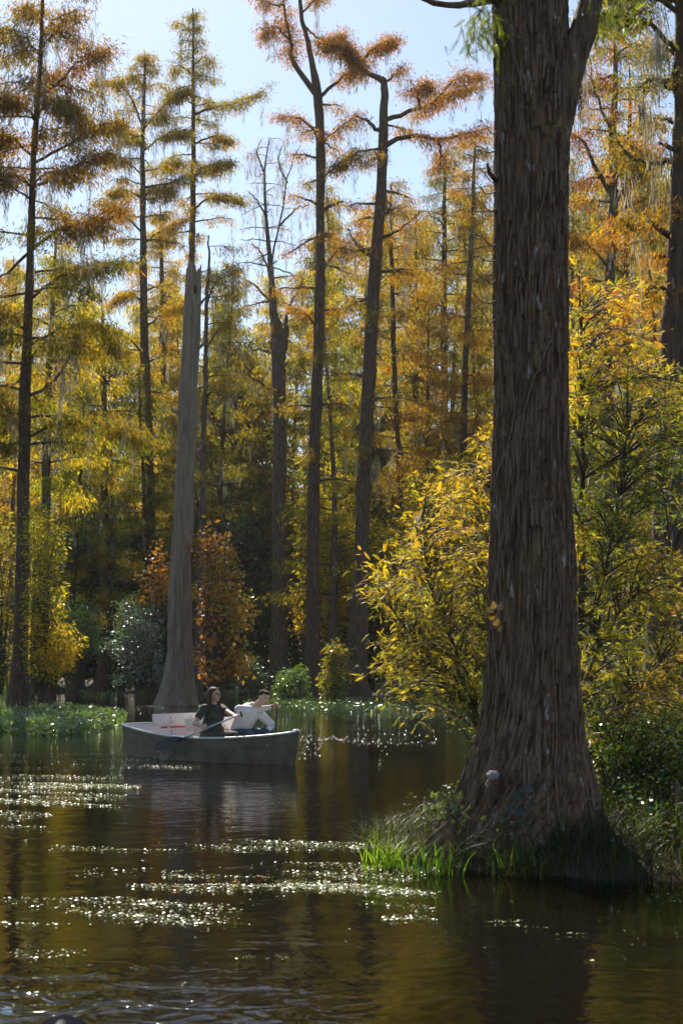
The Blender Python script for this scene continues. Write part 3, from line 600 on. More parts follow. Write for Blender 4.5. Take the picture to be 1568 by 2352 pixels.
# ---- the air: thin haze among the trees
def haze():
    m, nt, out = newmat('haze_air'); p = N(nt, 'ShaderNodeVolumePrincipled', ins={'Density': HAZE, 'Anisotropy': .45}); p.inputs['Color'].default_value = (.95, .93, .88, 1); nt.links.new(p.outputs[0], out.inputs['Volume'])
    bm = bmesh.new(); tobox(bm, (0, 75, 15.5), (170, 170, 35)); me = bpy.data.meshes.new('haze'); bm.to_mesh(me); bm.free(); me.materials.append(m); tag(link('haze', me), kind='stuff', label='thin sunlit haze in the air between the trees')
HAZE = .00012
def tobox(bm, c, s, rot=None, bev=.006):
    r = bmesh.ops.create_cube(bm, size=1.0); vs_ = r['verts']; bmesh.ops.scale(bm, verts=vs_, vec=s)
    bmesh.ops.translate(bm, verts=vs_, vec=c); return vs_
haze()

# ---- the wood beyond, one mass
def far_wood():
    rng = np.random.default_rng(301); L = Leaves(); n = 52000
    x = rng.uniform(-46, 46, n); y = rng.uniform(122, 150, n)
    top = 21 + 3 * np.sin(x * .33) + 2.5 * np.sin(x * .9 + 1) + np.where(x > 4, 3, 0)
    z = top * (rng.random(n) ** .85)
    P = np.stack([x + np.sin(z * 1.3 + y) * .6, y, z + .2], -1)
    cl = .45 + .3 * np.sin(x * .7 + z * .35) + .2 * np.sin(z * .8 + y)
    pal = palette([DARKG, GREEN, OLIVE, (.22, .14, .02), AMBER]); D = rng.normal(size=(n, 3)); D[:, 2] -= .6
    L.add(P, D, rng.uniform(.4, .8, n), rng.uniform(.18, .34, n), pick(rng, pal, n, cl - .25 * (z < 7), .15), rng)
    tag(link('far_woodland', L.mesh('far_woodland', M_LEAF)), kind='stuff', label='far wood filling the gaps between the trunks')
far_wood()

# ------------------------------------------------------------------ shrubs filled from an outline
def in_poly(x, y, poly):
    c = np.zeros(len(x), bool); n = len(poly)
    for i in range(n):
        x1, y1 = poly[i]; x2, y2 = poly[(i + 1) % n]
        k = ((y1 > y) != (y2 > y)) & (x < (x2 - x1) * (y - y1) / (y2 - y1 + 1e-9) + x1); c ^= k
    return c
def poly_shrub(name, label, cat, D, roots, poly, nt_, nleaf, ll, lw, huefn, pal, m, seed, thick=.8, group=None, rad=.02, spread=.12, droop=.3, bark=None, flat=.1, stems=None, zr=None):
    rng = np.random.default_rng(seed); pl = np.array(poly, float)
    g = W(roots[0][0], roots[0][1], D); root = empty(name, (g[0], D, max(0.0, zr if zr is not None else 0.0))); O = np.array(root.location)
    tag(root, label, cat, group)
    xs = rng.uniform(pl[:, 0].min(), pl[:, 0].max(), nt_ * 12); ys = rng.uniform(pl[:, 1].min(), pl[:, 1].max(), nt_ * 12)
    ok = in_poly(xs, ys, poly); xs, ys = xs[ok][:nt_], ys[ok][:nt_]
    T, L = Tubes(), Leaves()
    for x, y in zip(xs, ys):
        r = roots[int(rng.integers(len(roots)))]; d0 = rng.uniform(-.15, .15) * thick; d1 = rng.uniform(-1, 1) * thick
        a = W(r[0], r[1], D + d0); b = W(x, y, D + d1); s = np.linspace(0, 1, 9)[:, None]
        up = np.array([0, 0, 1.]) * np.linalg.norm(b - a) * .16
        Q = a + (b - a) * s + up * np.sin(np.pi * s) * .8 + rng.normal(size=(9, 3)) * .02 * np.linalg.norm(b - a) * s * (1 - s) * 3
        T.add(Q - O, rad * (1 - .85 * s[:, 0]) + rad * .08, 4, cap=False)
        e = Q[5:] - O; foliage_on_path(L, rng, e, nleaf // nt_, spread, ll, lw, pal, huefn(x, y) + rng.normal() * .08, start=0, droop=droop, flat=flat, down=.2)
    tag(link('branches', T.mesh('branches', bark or M_TWIG), root), kind='stuff')
    for st in (stems or []):
        T2 = Tubes(); Q = catmull([[*W(a, b, D + dd), wd / (FPX / D) / 2] for a, b, dd, wd in st], 20); T2.add(Q[:, :3] - O, Q[:, 3], 8)
        link('stem', T2.mesh('stem', M_BARK), root)
    tag(link('foliage', L.mesh('foliage', m), root), kind='stuff')
    return root
poly_shrub('shrub', 'silvery glossy-leaved shrub left of the snag foot', 'shrub', 58, [(320, 1590), (350, 1592), (295, 1585)],
    [(262, 1390), (300, 1360), (330, 1400), (350, 1375), (372, 1430), (360, 1480), (385, 1560), (250, 1570), (275, 1520), (240, 1470), (275, 1440)], 130, 5200, .13, .07, lambda x, y: .55 + .2 * math.sin(x * .09 + y * .07), palette([DARKG, GREYG, (.16, .2, .1)]), leafmat('silvery_leaf', .4, .13, .3, (1, 1.2, .6)), 401, 1.6, spread=.24)
poly_shrub('maple_sapling', 'young maple with orange, red and gold leaves right of the snag foot', 'tree', 52, [(490, 1600), (505, 1602), (478, 1598)],
    [(445, 1215), (500, 1170), (545, 1200), (535, 1290), (590, 1390), (570, 1540), (450, 1560), (462, 1400)], 90, 3300, .17, .12, lambda x, y: .15 + .75 * (x - 430) / 160 - .35 * (y - 1180) / 400 + .25,
    palette([(.14, .08, .03), (.30, .12, .03), (.46, .18, .03), (.48, .26, .03), YELLOW, (.25, .28, .03)]), M_MAPLE, 402, 1.0, spread=.2, rad=.03)
poly_shrub('maple_sapling', 'small orange sapling hanging just left of the snag trunk', 'tree', 60, [(372, 1590), (366, 1592)],
    [(350, 1240), (390, 1230), (392, 1330), (290, 1350), (285, 1320), (345, 1300)], 24, 520, .17, .12, lambda x, y: .1 + .3 * (x > 340), palette([(.42, .26, .04), GOLD, (.44, .18, .03), (.40, .10, .02)]), M_MAPLE, 403, .8, spread=.16)
poly_shrub('cypress_sapling', 'yellow-green young cypress against the foot of the left-edge cypress', 'tree', 42, [(75, 1600), (95, 1610)],
    [(60, 1130), (150, 1170), (130, 1300), (170, 1420), (195, 1480), (150, 1540), (70, 1560), (70, 1350)], 130, 7500, .16, .035, lambda x, y: .35 + .3 * (y > 1380), P_LOW, M_LEAF, 404, 1.2, spread=.16, droop=.4)
poly_shrub('shrub', 'dull brown and gold brush at the left picture edge', 'shrub', 46, [(5, 1600), (-20, 1600)],
    [(-60, 1100), (40, 1180), (40, 1560), (-60, 1580)], 80, 3200, .16, .05, lambda x, y: .4, palette([OLIVE, (.2, .2, .03), TAN]), M_LEAF, 405, 1.2, spread=.2)
poly_shrub('shrub', 'light green leafy shrub behind the yellow-green young cypress', 'shrub', 64, [(170, 1580), (190, 1585)],
    [(125, 1370), (225, 1385), (235, 1440), (220, 1500), (130, 1520)], 60, 3500, .16, .06, lambda x, y: .5, palette([MIDG, (.13, .2, .03), (.2, .28, .05)]), M_GLOSS, 406, 1.0, spread=.2)
poly_shrub('shrub', 'grey-green brush at the water between maple and twin-stemmed tree', 'shrub', 66, [(575, 1600), (600, 1600), (550, 1600)],
    [(540, 1500), (600, 1510), (620, 1600), (530, 1600)], 50, 2200, .15, .06, lambda x, y: .5, palette([DARKG, MIDG, GREYG]), M_GLOSS, 407, .8, spread=.16)
poly_shrub('shrub', 'sunlit weedy bush between the twin-stemmed and forked trees', 'shrub', 60, [(662, 1608), (690, 1610)],
    [(640, 1540), (700, 1520), (705, 1612), (630, 1612)], 50, 2200, .16, .06, lambda x, y: .6, palette([MIDG, (.15, .22, .04), (.25, .32, .06)]), M_GLOSS, 408, .7, spread=.14)
poly_shrub('shrub', 'bushy plants with yellowing leaves between forked and thick dark cypress', 'shrub', 58, [(760, 1612), (775, 1612)],
    [(735, 1480), (790, 1450), (800, 1560), (790, 1615), (740, 1612)], 50, 2600, .16, .07, lambda x, y: .3 + .4 * (y < 1560), palette([MIDG, (.15, .22, .04), YGREEN, AMBER]), M_MAPLE, 409, .7, spread=.16)
poly_shrub('cypress_sapling', 'olive young cypress spreading behind the forked cypress', 'tree', 72, [(770, 1600), (700, 1600)],
    [(690, 1050), (790, 1060), (810, 1250), (800, 1420), (680, 1440)], 110, 8000, .3, .07, lambda x, y: .45 + .2 * (y > 1300), P_LOW, M_LEAF, 410, 2.0, spread=.35, droop=.5)
poly_shrub('cypress_sapling', 'olive young cypress right of the thick dark cypress', 'tree', 68, [(930, 1600), (980, 1600)],
    [(870, 1080), (1100, 1000), (1120, 1250), (1080, 1500), (860, 1350)], 130, 9000, .3, .07, lambda x, y: .45 + .2 * math.sin(x * .05 + y * .04), P_LOW, M_LEAF, 411, 2.0, spread=.35, droop=.5)
poly_shrub('shrub', 'low green brush at the waterline right of the thick dark cypress', 'shrub', 54, [(900, 1620), (960, 1622), (1030, 1622)],
    [(860, 1560), (1120, 1520), (1120, 1620), (860, 1620)], 60, 3200, .15, .07, lambda x, y: .5, palette([DARKG, MIDG, (.15, .22, .04)]), M_GLOSS, 412, 1.0, spread=.16)

# ------------------------------------------------------------------ near young cypresses made of feathery sprays
def spray_template(rng, n=9, L=.13):
    V, F = [], []
    t = np.linspace(.08, 1, n)
    def cur(s): return np.array([s * L, 0, -.25 * L * s * s])
    for i, s in enumerate(t):
        p = cur(s); w_ = .030 * math.sin(math.pi * min(1, .25 + .72 * s)) + .004
        for sd_ in (-1, 1):
            a = rng.uniform(.55, .85); tip = p + np.array([w_ * math.cos(a) * 1.0, sd_ * w_ * math.sin(a) * 1.25, -.006 - rng.random() * .006])
            k = len(V); V += [p - [.004, 0, 0], p + [.005, 0, 0], tip]; F.append([k, k + 1, k + 2])
    k = len(V); V += [cur(0) + [0, .0012, 0], cur(0) - [0, .0012, 0], cur(1)]; F.append([k, k + 1, k + 2])
    return np.array(V), np.array(F)
rngS = np.random.default_rng(9)
TPL = [spray_template(rngS, n) for n in (8, 9, 11)]
def spray_mesh(L, P, D, S, col, m, name='foliage'):
    D = nrm(D); n = len(P); Y = nrm(np.cross(np.array([0, 0, 1.]) + rngS.normal(size=(n, 3)) * .5, D)); Z = np.cross(D, Y)
    Vs, Fs, Cs, off = [], [], [], 0
    which = rngS.integers(3, size=n)
    for k in range(3):
        I = np.where(which == k)[0]; V, F = TPL[k]; nv = len(V)
        VV = P[I][:, None] + S[I][:, None, None] * (V[None, :, 0:1] * D[I][:, None] + V[None, :, 1:2] * Y[I][:, None] + V[None, :, 2:3] * Z[I][:, None])
        Vs.append(VV.reshape(-1, 3)); Fs.append((F[None] + (np.arange(len(I)) * nv)[:, None, None] + off).reshape(-1, 3)); off += len(I) * nv
        Cs.append(np.repeat(col[I], nv, axis=0))
    return mesh_np(name, np.concatenate(Vs), [np.concatenate(Fs)], m, col=np.concatenate(Cs))
def near_cypress(label, D, roots, poly, nt_, nsp, huefn, pal, seed, thick, stems, nparts=150, rad=.011):
    rng = np.random.default_rng(seed); pl = np.array(poly, float); g = W(roots[0][0], roots[0][1], D)
    root = empty('young_cypress', (g[0], D, 0.0)); O = np.array(root.location); tag(root, label, 'tree')
    for st in stems:
        T2 = Tubes(); Q = catmull([[*W(a, b, D + dd), wd / (FPX / D) / 2] for a, b, dd, wd in st], 24); T2.add(Q[:, :3] - O, Q[:, 3], 8)
        link('stem', T2.mesh('stem', M_BARK), root)
    xs = rng.uniform(pl[:, 0].min(), pl[:, 0].max(), nt_ * 12); ys = rng.uniform(pl[:, 1].min(), pl[:, 1].max(), nt_ * 12)
    ok = in_poly(xs, ys, poly); xs, ys = xs[ok][:nt_], ys[ok][:nt_]
    roots = list(roots)
    for st in stems:
        q = catmull(st, 14)
        roots += [(float(a[0]), float(a[1]), float(a[2])) for a in q[1:]]
    T = Tubes(); P_, D_, C_ = [], [], []
    for x, y in zip(xs, ys):
        rr = [r for r in roots if r[1] > y + 20] or roots
        r = min(rr, key=lambda q: abs(q[0] - x) * .6 + abs(q[1] - y) + rng.uniform(0, 170)); d1 = rng.uniform(-1, 1) * thick
        a = W(r[0], r[1], D + r[2]); b = W(x, y, D + d1); s = np.linspace(0, 1, 9)[:, None]; ln = np.linalg.norm(b - a)
        Q = a + (b - a) * s + np.array([0, 0, .14 * ln]) * np.sin(np.pi * s) + rng.normal(size=(9, 3)) * .03 * ln * s * (1 - s)
        Q -= O; T.add(Q, rad * (.35 + .5 * ln) * (1 - .85 * s[:, 0]) + .0015, 4, cap=False)
        # side twigs with sprays
        for q in range(5):
            t = rng.uniform(.45, 1); i = min(7, int(t * 8)); p = Q[i] + (Q[i + 1] - Q[i]) * (t * 8 - i); d = nrm(Q[i + 1] - Q[i])
            dr = nrm(d * .8 + rng.normal(size=3) * [.6, .6, .35]); tl = rng.uniform(.14, .34); e = p + dr * tl + [0, 0, -.03]
            T.add(np.array([p, (p + e) / 2 + [0, 0, .01], e]), [.003, .002, .001], 3, cap=False)
            n = max(3, int(nsp / nt_ / 5)); u = rng.random(n); h = huefn(x, y) + rng.normal() * .10
            P_.append(p + (e - p) * u[:, None] + rng.normal(size=(n, 3)) * .012); dd = dr + rng.normal(size=(n, 3)) * [.75, .75, .45]; dd[:, 2] += rng.uniform(-.5, .45); D_.append(dd)
            C_.append(pick(rng, pal, n, h, .13))
    tag(link('twigs', T.mesh('twigs', M_TWIG), root), kind='stuff')
    P_, D_, C_ = np.concatenate(P_), np.concatenate(D_), np.concatenate(C_); S_ = rng.uniform(.28, .72, len(P_))
    # nearest sprays become parts
    idx = np.argsort(P_[:, 1])[:nparts]; rest = np.setdiff1d(np.arange(len(P_)), idx)
    tag(link('foliage', spray_mesh(None, P_[rest], D_[rest], S_[rest], C_[rest], M_NEAR), root), kind='stuff')
    ms = []
    for c in range(6):
        V, F = TPL[c % 3]; cc = pick(rng, pal, 1, .2 + c * .13, .05)
        ms.append(mesh_np('leaf_spray', V, [F], M_NEAR, col=np.repeat(cc, len(V), axis=0)))
    for i in idx:
        o = link('leaf_spray', ms[int(rng.integers(6))], root); o.location = P_[i]; q = Vector(D_[i]).to_track_quat('X', 'Z'); o.rotation_euler = q.to_euler(); o.scale = (S_[i] * 1.1,) * 3
    return root
P_NL = palette([(.14, .20, .015), (.34, .36, .03), (.58, .46, .04), (.58, .34, .04), (.46, .18, .03)])
P_NR = palette([(.09, .14, .012), (.22, .27, .02), (.38, .38, .03), (.58, .45, .04), (.50, .25, .03), RED])
near_cypress('golden feathery young cypress spreading left from behind the big trunk', 13.2, [(1092, 1590, .1), (1100, 1540, 0), (1110, 1420, .1), (1125, 1260, .1), (1128, 1100, .1)],
    [(1160, 930), (1130, 960), (1085, 1040), (1010, 1080), (975, 1130), (925, 1230), (880, 1290), (825, 1325), (850, 1370), (880, 1430), (880, 1470), (818, 1480), (850, 1540), (900, 1580), (870, 1620), (960, 1640), (1040, 1640), (1060, 1700), (1160, 1720)],
    300, 10000, lambda x, y: .43 - .24 * (x - 850) / 300 * (y > 1350) + .10 * (y < 1250) - .08 * (y > 1580), P_NL, 501, .9,
    [[(1105, 1900, .1, 16), (1098, 1700, .1, 13), (1090, 1580, .1, 12), (1110, 1420, .1, 9), (1128, 1240, .1, 7), (1135, 1060, .1, 4)], [(1090, 1580, .1, 9), (1040, 1480, .0, 6), (985, 1340, -.1, 4), (960, 1230, -.1, 2)],
     [(1090, 1580, .1, 9), (1010, 1540, .2, 6), (930, 1440, .2, 4), (870, 1360, .2, 2)]], 150)
near_cypress('tall yellow-green young cypress right of the big trunk, gold at its tip', 13.0, [(1330, 1640, 0), (1334, 1460, 0), (1336, 1280, 0), (1338, 1100, 0), (1336, 900, 0), (1336, 760, 0), (1345, 1500, -.3), (1420, 1400, .2), (1450, 1600, .1), (1420, 1250, .1)],
    [(1325, 600), (1345, 590), (1370, 690), (1420, 620), (1450, 640), (1480, 700), (1500, 830), (1560, 850), (1620, 900), (1650, 1100), (1600, 1200), (1530, 1180), (1520, 1250), (1600, 1300), (1650, 1400), (1650, 1780), (1380, 1790), (1300, 1640), (1255, 1250), (1260, 1120), (1235, 950), (1300, 920), (1310, 700)],
    560, 25000, lambda x, y: (.60 if y < 850 else .36 if y < 1000 else .14 if y < 1230 else .30) + .18 * (x > 1480 and y > 1250) + .1 * math.sin(x * .03 + y * .02), P_NR, 502, 1.0,
    [[(1300, 1850, 0, 22), (1318, 1600, 0, 18), (1334, 1400, 0, 16), (1336, 1150, 0, 13), (1338, 950, 0, 9), (1334, 750, 0, 6), (1326, 590, 0, 2)], [(1334, 1420, 0, 9), (1372, 1380, -.1, 7), (1410, 1200, -.2, 5), (1440, 1000, -.2, 2)],
     [(1310, 1640, 0, 10), (1380, 1480, .1, 8), (1440, 1380, .2, 6), (1540, 1280, .2, 3)], [(1300, 1780, 0, 12), (1400, 1640, .1, 9), (1480, 1560, .1, 6), (1600, 1420, .1, 3)]], 150)
poly_shrub('shrub', 'dense glossy green shrub on the island right of the big trunk', 'shrub', 12.6, [(1390, 1880), (1450, 1890), (1520, 1890)],
    [(1350, 1640), (1640, 1600), (1650, 1880), (1400, 1880), (1370, 1760)], 260, 12000, .045, .02, lambda x, y: .5 + .2 * math.sin(x * .05 + y * .03), palette([(.04, .08, .012), (.12, .18, .02), (.28, .34, .04), YELLOW]), M_GLOSS, 503, .7, rad=.012, spread=.07, zr=.1)

# ------------------------------------------------------------------ the big cypress
D0 = 11.5
EDGE = [(-700, 1150, 1290), (-200, 1135, 1298), (0, 1129, 1300), (100, 1133, 1304), (300, 1136, 1303), (700, 1135, 1303), (900, 1137, 1303), (1100, 1130, 1306), (1300, 1123, 1317), (1500, 1117, 1322),
        (1600, 1109, 1327), (1700, 1090, 1338), (1800, 1056, 1362), (1860, 1032, 1376), (1920, 992, 1388), (1990, 955, 1398)]
ez = np.array([W(CX, e[0], D0)[2] for e in EDGE])[::-1]; el = np.array([W(e[1], e[0], D0)[0] for e in EDGE])[::-1]; er = np.array([W(e[2], e[0], D0)[0] for e in EDGE])[::-1]
def smooth_interp(z, zz, v):
    a = np.interp(z, zz, v)
    for d in (.06, .12): a = a + np.interp(z - d, zz, v) + np.interp(z + d, zz, v)
    return a / 5
def hsh(n): return np.modf(np.abs(np.sin(n * 12.9898 + 4.1) * 43758.5453))[0]
def plates(u, v, tint=False):
    u = u + .006 * np.sin(v * 2.1 + u * 5) + .003 * np.sin(v * 9.3 + 1 + u * 13)
    out = 0; tn = 1.0
    for (w_, a, b, amp, seed) in ((.036, .08, .26, .021, 0.), (.015, .04, .13, .008, 31.)):
        cu = u / w_; c = np.floor(cu); fu = cu - c
        Lc = a + b * hsh(c + seed); vv = v / Lc + hsh(c * 3 + seed) * 10 + .03 * np.sin(fu * 5 + c); r = np.floor(vv); fv = vv - r
        h = hsh(c * 57 + r * 131 + seed); e = np.minimum(np.minimum(fu, 1 - fu) * w_, np.minimum(fv, 1 - fv) * Lc * .8)
        tilt = (.5 - fv) * .6 * (hsh(c * 7 + r * 3) + .2); tn = tn * (.80 + .40 * hsh(c * 17 + r * 71 + seed + 3))
        out = out + amp * ((h + tilt) * .8 + .9 * np.clip(e / .005, 0, 1) - 1.2)
    return tn if tint else out
def bigsurf(th, z, disp=True):
    l, r = smooth_interp(z, ez, el), smooth_interp(z, ez, er); c = (l + r) / 2; rad = (r - l) / 2
    am = .12 * np.exp(-np.maximum(z, 0) / .7) + .015
    rr = rad * (1 + am * (np.cos(9 * th + .5) * .6 + np.cos(5 * th + 2) * .5) + .02 * np.sin(3 * th + z * 1.1))
    if disp: rr = rr + plates(th * .33 * (1 + .35 * np.exp(-np.maximum(z, 0) / .8)), z)
    return np.stack([c + rr * np.cos(th), D0 + rr * np.sin(th) * .95, z], -1)
def big_cypress():
    rng = np.random.default_rng(601); O = np.array([float((el[2] + er[2]) / 2), D0, 0.0])
    root = empty('big_cypress_tree', O); tag(root, 'huge shaggy-barked cypress trunk in the foreground with a flared foot on the grassy island', 'tree')
    th = np.concatenate([np.linspace(math.pi * .97, 2 * math.pi * 1.015, 260, endpoint=False), np.linspace(2 * math.pi * 1.015, 2 * math.pi * 1.485, 50, endpoint=False)])
    z = np.concatenate([np.linspace(-.1, 7.4, 560), np.linspace(7.6, ez[-1], 40)])
    TH, Z = np.meshgrid(th, z); V = bigsurf(TH, Z) - O; n, k = TH.shape
    i = np.arange(n - 1)[:, None] * k; j = np.arange(k)[None]; j2 = (j + 1) % k
    F = np.stack([i + j, i + j2, i + k + j2, i + k + j], -1).reshape(-1, 4)
    tn = plates(TH * .33 * (1 + .35 * np.exp(-np.maximum(Z, 0) / .8)), Z, True).reshape(-1, 1); hs = hsh(tn[:, 0] * 91)[:, None]
    link('trunk', mesh_np('trunk', V.reshape(-1, 3), F, M_BIGC, smooth=False, col=tn * np.hstack([np.ones_like(tn), .92 + .12 * hs, .84 + .28 * hs])), root)
    # loose plates of bark
    ms = []
    for c in range(8):
        bm = bmesh.new(); L_, W_ = rng.uniform(.10, .30), rng.uniform(.018, .045); rows = []
        for t in np.linspace(0, 1, 4):
            ww = W_ * (.55 + .45 * math.sin(math.pi * (t * .8 + .1))) * rng.uniform(.8, 1.1); x0 = rng.normal() * .003
            rows.append([bm.verts.new((x0 + s * ww / 2, y, (t - .5) * L_)) for s, y in ((-1, 0), (-.6, -.011), (.6, -.012), (1, 0))])
        for a, b in zip(rows, rows[1:]):
            for q in range(3): bm.faces.new((a[q], a[q + 1], b[q + 1], b[q]))
        bm.faces.new(rows[0][::-1]); bm.faces.new(rows[-1]); me = bpy.data.meshes.new('bark_plate'); bm.to_mesh(me); bm.free(); me.materials.append(M_BIG); ms.append(me)
    for q in range(300):
        t = rng.uniform(math.pi * 1.03, math.pi * 1.97); zz = rng.uniform(.35, 6.9)
        p = bigsurf(np.array([t]), np.array([zz]), False)[0]; p2 = bigsurf(np.array([t + .03]), np.array([zz]), False)[0]; p3 = bigsurf(np.array([t]), np.array([zz + .1]), False)[0]
        X = Vector(p2 - p).normalized(); Zv = Vector(p3 - p).normalized(); Y = Zv.cross(X).normalized(); X = Y.cross(Zv)
        o = link('bark_plate', ms[int(rng.integers(8))], root); m = Matrix((X, Y, Zv)).transposed().to_4x4()
        m = m @ Matrix.Rotation(rng.normal() * .05, 4, 'Y') @ Matrix.Rotation(rng.normal() * .03, 4, 'X'); nn = np.array(Y) * -1
        m.translation = Vector(p - O - np.array(Y) * .004); o.matrix_local = m
    def br(pts, D1, name='branch', k=12):
        T = Tubes(); Q = catmull([[*W(a, b, d), w_ / (FPX / D0) / 2] for a, b, d, w_ in pts], 22); Q[:, :3] += rng.normal(size=(22, 3)) * .004
        T.add(Q[:, :3] - O, Q[:, 3], k, flute=lambda n, t: 1 + .08 * np.sin(4 * t[None] + np.arange(n)[:, None] * .7)); link(name, T.mesh(name, M_BIG), root); return Q[:, :3] - O
    br([(1262, 470, D0, 40), (1276, 330, D0 - .05, 60), (1292, 220, D0 - .1, 76), (1318, 130, D0 - .1, 66), (1348, 40, D0 - .1, 56), (1362, -60, D0 - .1, 50), (1375, -200, D0, 40), (1400, -420, D0, 20)], 0)
    q1 = br([(1150, -6, D0 - .1, 24), (1090, 4, D0 - .3, 18), (1040, 12, D0 - .45, 15), (1000, 4, D0 - .55, 13), (950, -16, D0 - .6, 11), (900, -60, D0 - .7, 5)], 0)
    br([(1140, 412, D0 - .1, 14), (1124, 395, D0 - .3, 9), (1118, 375, D0 - .35, 5)], 0, 'dead_twig', 6)
    # twiggy shoots on the left of the trunk
    T = Tubes()
    for (y, ln) in ((345, 80), (412, 60), (440, 90), (478, 85), (560, 60), (600, 95), (640, 90), (690, 110), (735, 60), (300, 50)):
        pts = [W(1140, y, D0 - .1)]
        for s in range(1, 8): pts.append(W(1140 - ln * s / 7, y - 22 * s / 7 + rng.normal() * 5 + 10 * math.sin(s), D0 - .1 - .04 * s))
        T.add(np.array(pts) - O, np.linspace(.007, .0015, 8), 4)
        for s in range(2, 7):
            p = pts[s] - O; T.add(np.array([p, p + rng.normal(size=3) * [.05, .03, .07]]), [.003, .001], 3)
    tag(link('shoots', T.mesh('shoots', M_TWIG), root), kind='stuff')
    # leafy sprig under the left branch, foliage on the right fork, drooping from above
    n = 420; P = np.concatenate([W(1105, 60, D0 - .35) - O + rng.normal(size=(170, 3)) * [.10, .08, .11], W(1400, 20, D0) - O + rng.normal(size=(250, 3)) * [.22, .2, .22]])
    D = np.stack([rng.normal(size=n) * .7, rng.normal(size=n) * .5, -rng.uniform(.2, 1.2, n)], -1)
    tag(link('foliage', spray_mesh(None, P, D, rng.uniform(.7, 1.2, n), pick(rng, palette([GREEN, (.12, .16, .02), YGREEN]), n, .4, .2), M_NEAR), root), kind='stuff')
    for rows in ([(1245, 640, 1.0), (1232, 520, .5), (1215, 430, .2)], [(1205, 900, 0), (1190, 1010, 0), (1180, 1130, 0), (1150, 1260, 0)], [(1290, 1560, 0), (1300, 1420, 0), (1285, 1300, 0), (1292, 1180, 0)], [(1170, 640, 0), (1200, 760, 0), (1196, 900, 0)]):
        pass
    # vines clinging to the bark
    for pts in ([(1265, 780), (1230, 860), (1200, 960), (1188, 1100), (1176, 1200)], [(1200, 400), (1212, 470), (1190, 560), (1205, 650)], [(1285, 1900), (1270, 1780), (1278, 1650), (1268, 1500), (1288, 1380), (1278, 1250)], [(1120, 1850), (1130, 1700), (1140, 1560), (1136, 1400), (1150, 1250), (1146, 1100), (1180, 960), (1176, 860)], [(1180, 120), (1200, 220), (1190, 320)], [(1240, 350), (1252, 430), (1230, 520)]):
        Q = []
        for a, b in catmull(pts, 40):
            zz = W(CX, b, D0 - .25)[2]; l, r = np.interp(zz, ez, el), np.interp(zz, ez, er); xx = W(a, b, D0 - .27)[0]
            c = np.clip((xx - (l + r) / 2) / ((r - l) / 2), -.97, .97); t = 2 * math.pi - math.acos(c); p = bigsurf(np.array([t]), np.array([zz]), False)[0]
            Q.append(p - O + [0, -.012, 0])
        Q = np.array(Q) + rng.normal(size=(40, 3)) * [.003, .001, .002]; T = Tubes(); T.add(Q, .0055, 5); vo = link('vine', T.mesh('vine', M_VINE), root)
    # weathered pale knob where a limb broke off
    T = Tubes(); p = bigsurf(np.array([math.pi * 1.33]), np.array([W(CX, 1790, D0 - .4)[2]]), False)[0]
    bm = bmesh.new(); bmesh.ops.create_icosphere(bm, subdivisions=3, radius=1)
    for v in bm.verts: v.co *= 1 + .12 * math.sin(v.co.x * 7 + v.co.z * 5) + .06 * math.sin(v.co.y * 15)
    me = bpy.data.meshes.new('knob'); bm.to_mesh(me); bm.free(); me.materials.append(paint('pale_weathered_wood', (.36, .33, .30), .8, var=.25, scale=25, bump=.5))
    o = link('knob', me, root); kp = W(1131, 1782, D0 - .55) - O; o.location = tuple(kp); o.scale = (.048, .07, .04); tag(o, 'pale weathered knob')
    o = link('knob', me.copy(), root); o.data.materials[0] = M_BIG; o.location = tuple(kp + [0, .05, -.11]); o.scale = (.05, .09, .12)
    return root, O, q1
BIG, BO, _ = big_cypress()

# moss curtains hanging near the camera: things of their own
def moss_curtain(label, px, y0, y1, D, wpx, n, seed, bright=1.0):
    rng = np.random.default_rng(seed); ppm = FPX / D; top = W(px, y0, D); L = (y1 - y0) / ppm; T = Tubes(); 
    root_m = Leaves(); V = []
    for q in range(n):
        l = L * rng.uniform(.35, 1.0) * (1 if q % 3 else .8); x0 = rng.normal(size=2) * wpx / ppm * .30; s = np.linspace(0, 1, 14)
        P = np.stack([x0[0] * (1 - .3 * s) + np.cumsum(rng.normal(size=14)) * .006, x0[1] + np.cumsum(rng.normal(size=14)) * .006, -l * s], -1); T.add(P, .0022, 3, cap=False)
        for c in range(8):
            i = rng.integers(1, 13); p = P[i]; T.add(np.array([p, p + rng.normal(size=3) * [.012, .012, .012] + [0, 0, -.01], p + rng.normal(size=3) * [.02, .02, .01] + [0, 0, -.03]]), .0014, 3, cap=False)
    o = link('spanish_moss', T.mesh('spanish_moss', paint('moss_grey', (.20 * bright, .20 * bright, .17 * bright), .95, var=.2, trans=.3)), None, loc=tuple(top)); tag(o, label, 'moss', kind=None)
moss_curtain('long dark strand of moss hanging from the right fork of the big trunk', 1322, 110, 345, D0 - .1, 26, 34, 611, .6)
moss_curtain('pale grey moss tuft hanging at upper right before the right-edge trunk', 1508, 70, 265, 20, 44, 46, 612, 1.7)
moss_curtain('brown beard of moss under the upper branches right of the big trunk', 1473, 240, 300, 22, 24, 26, 613, .8)

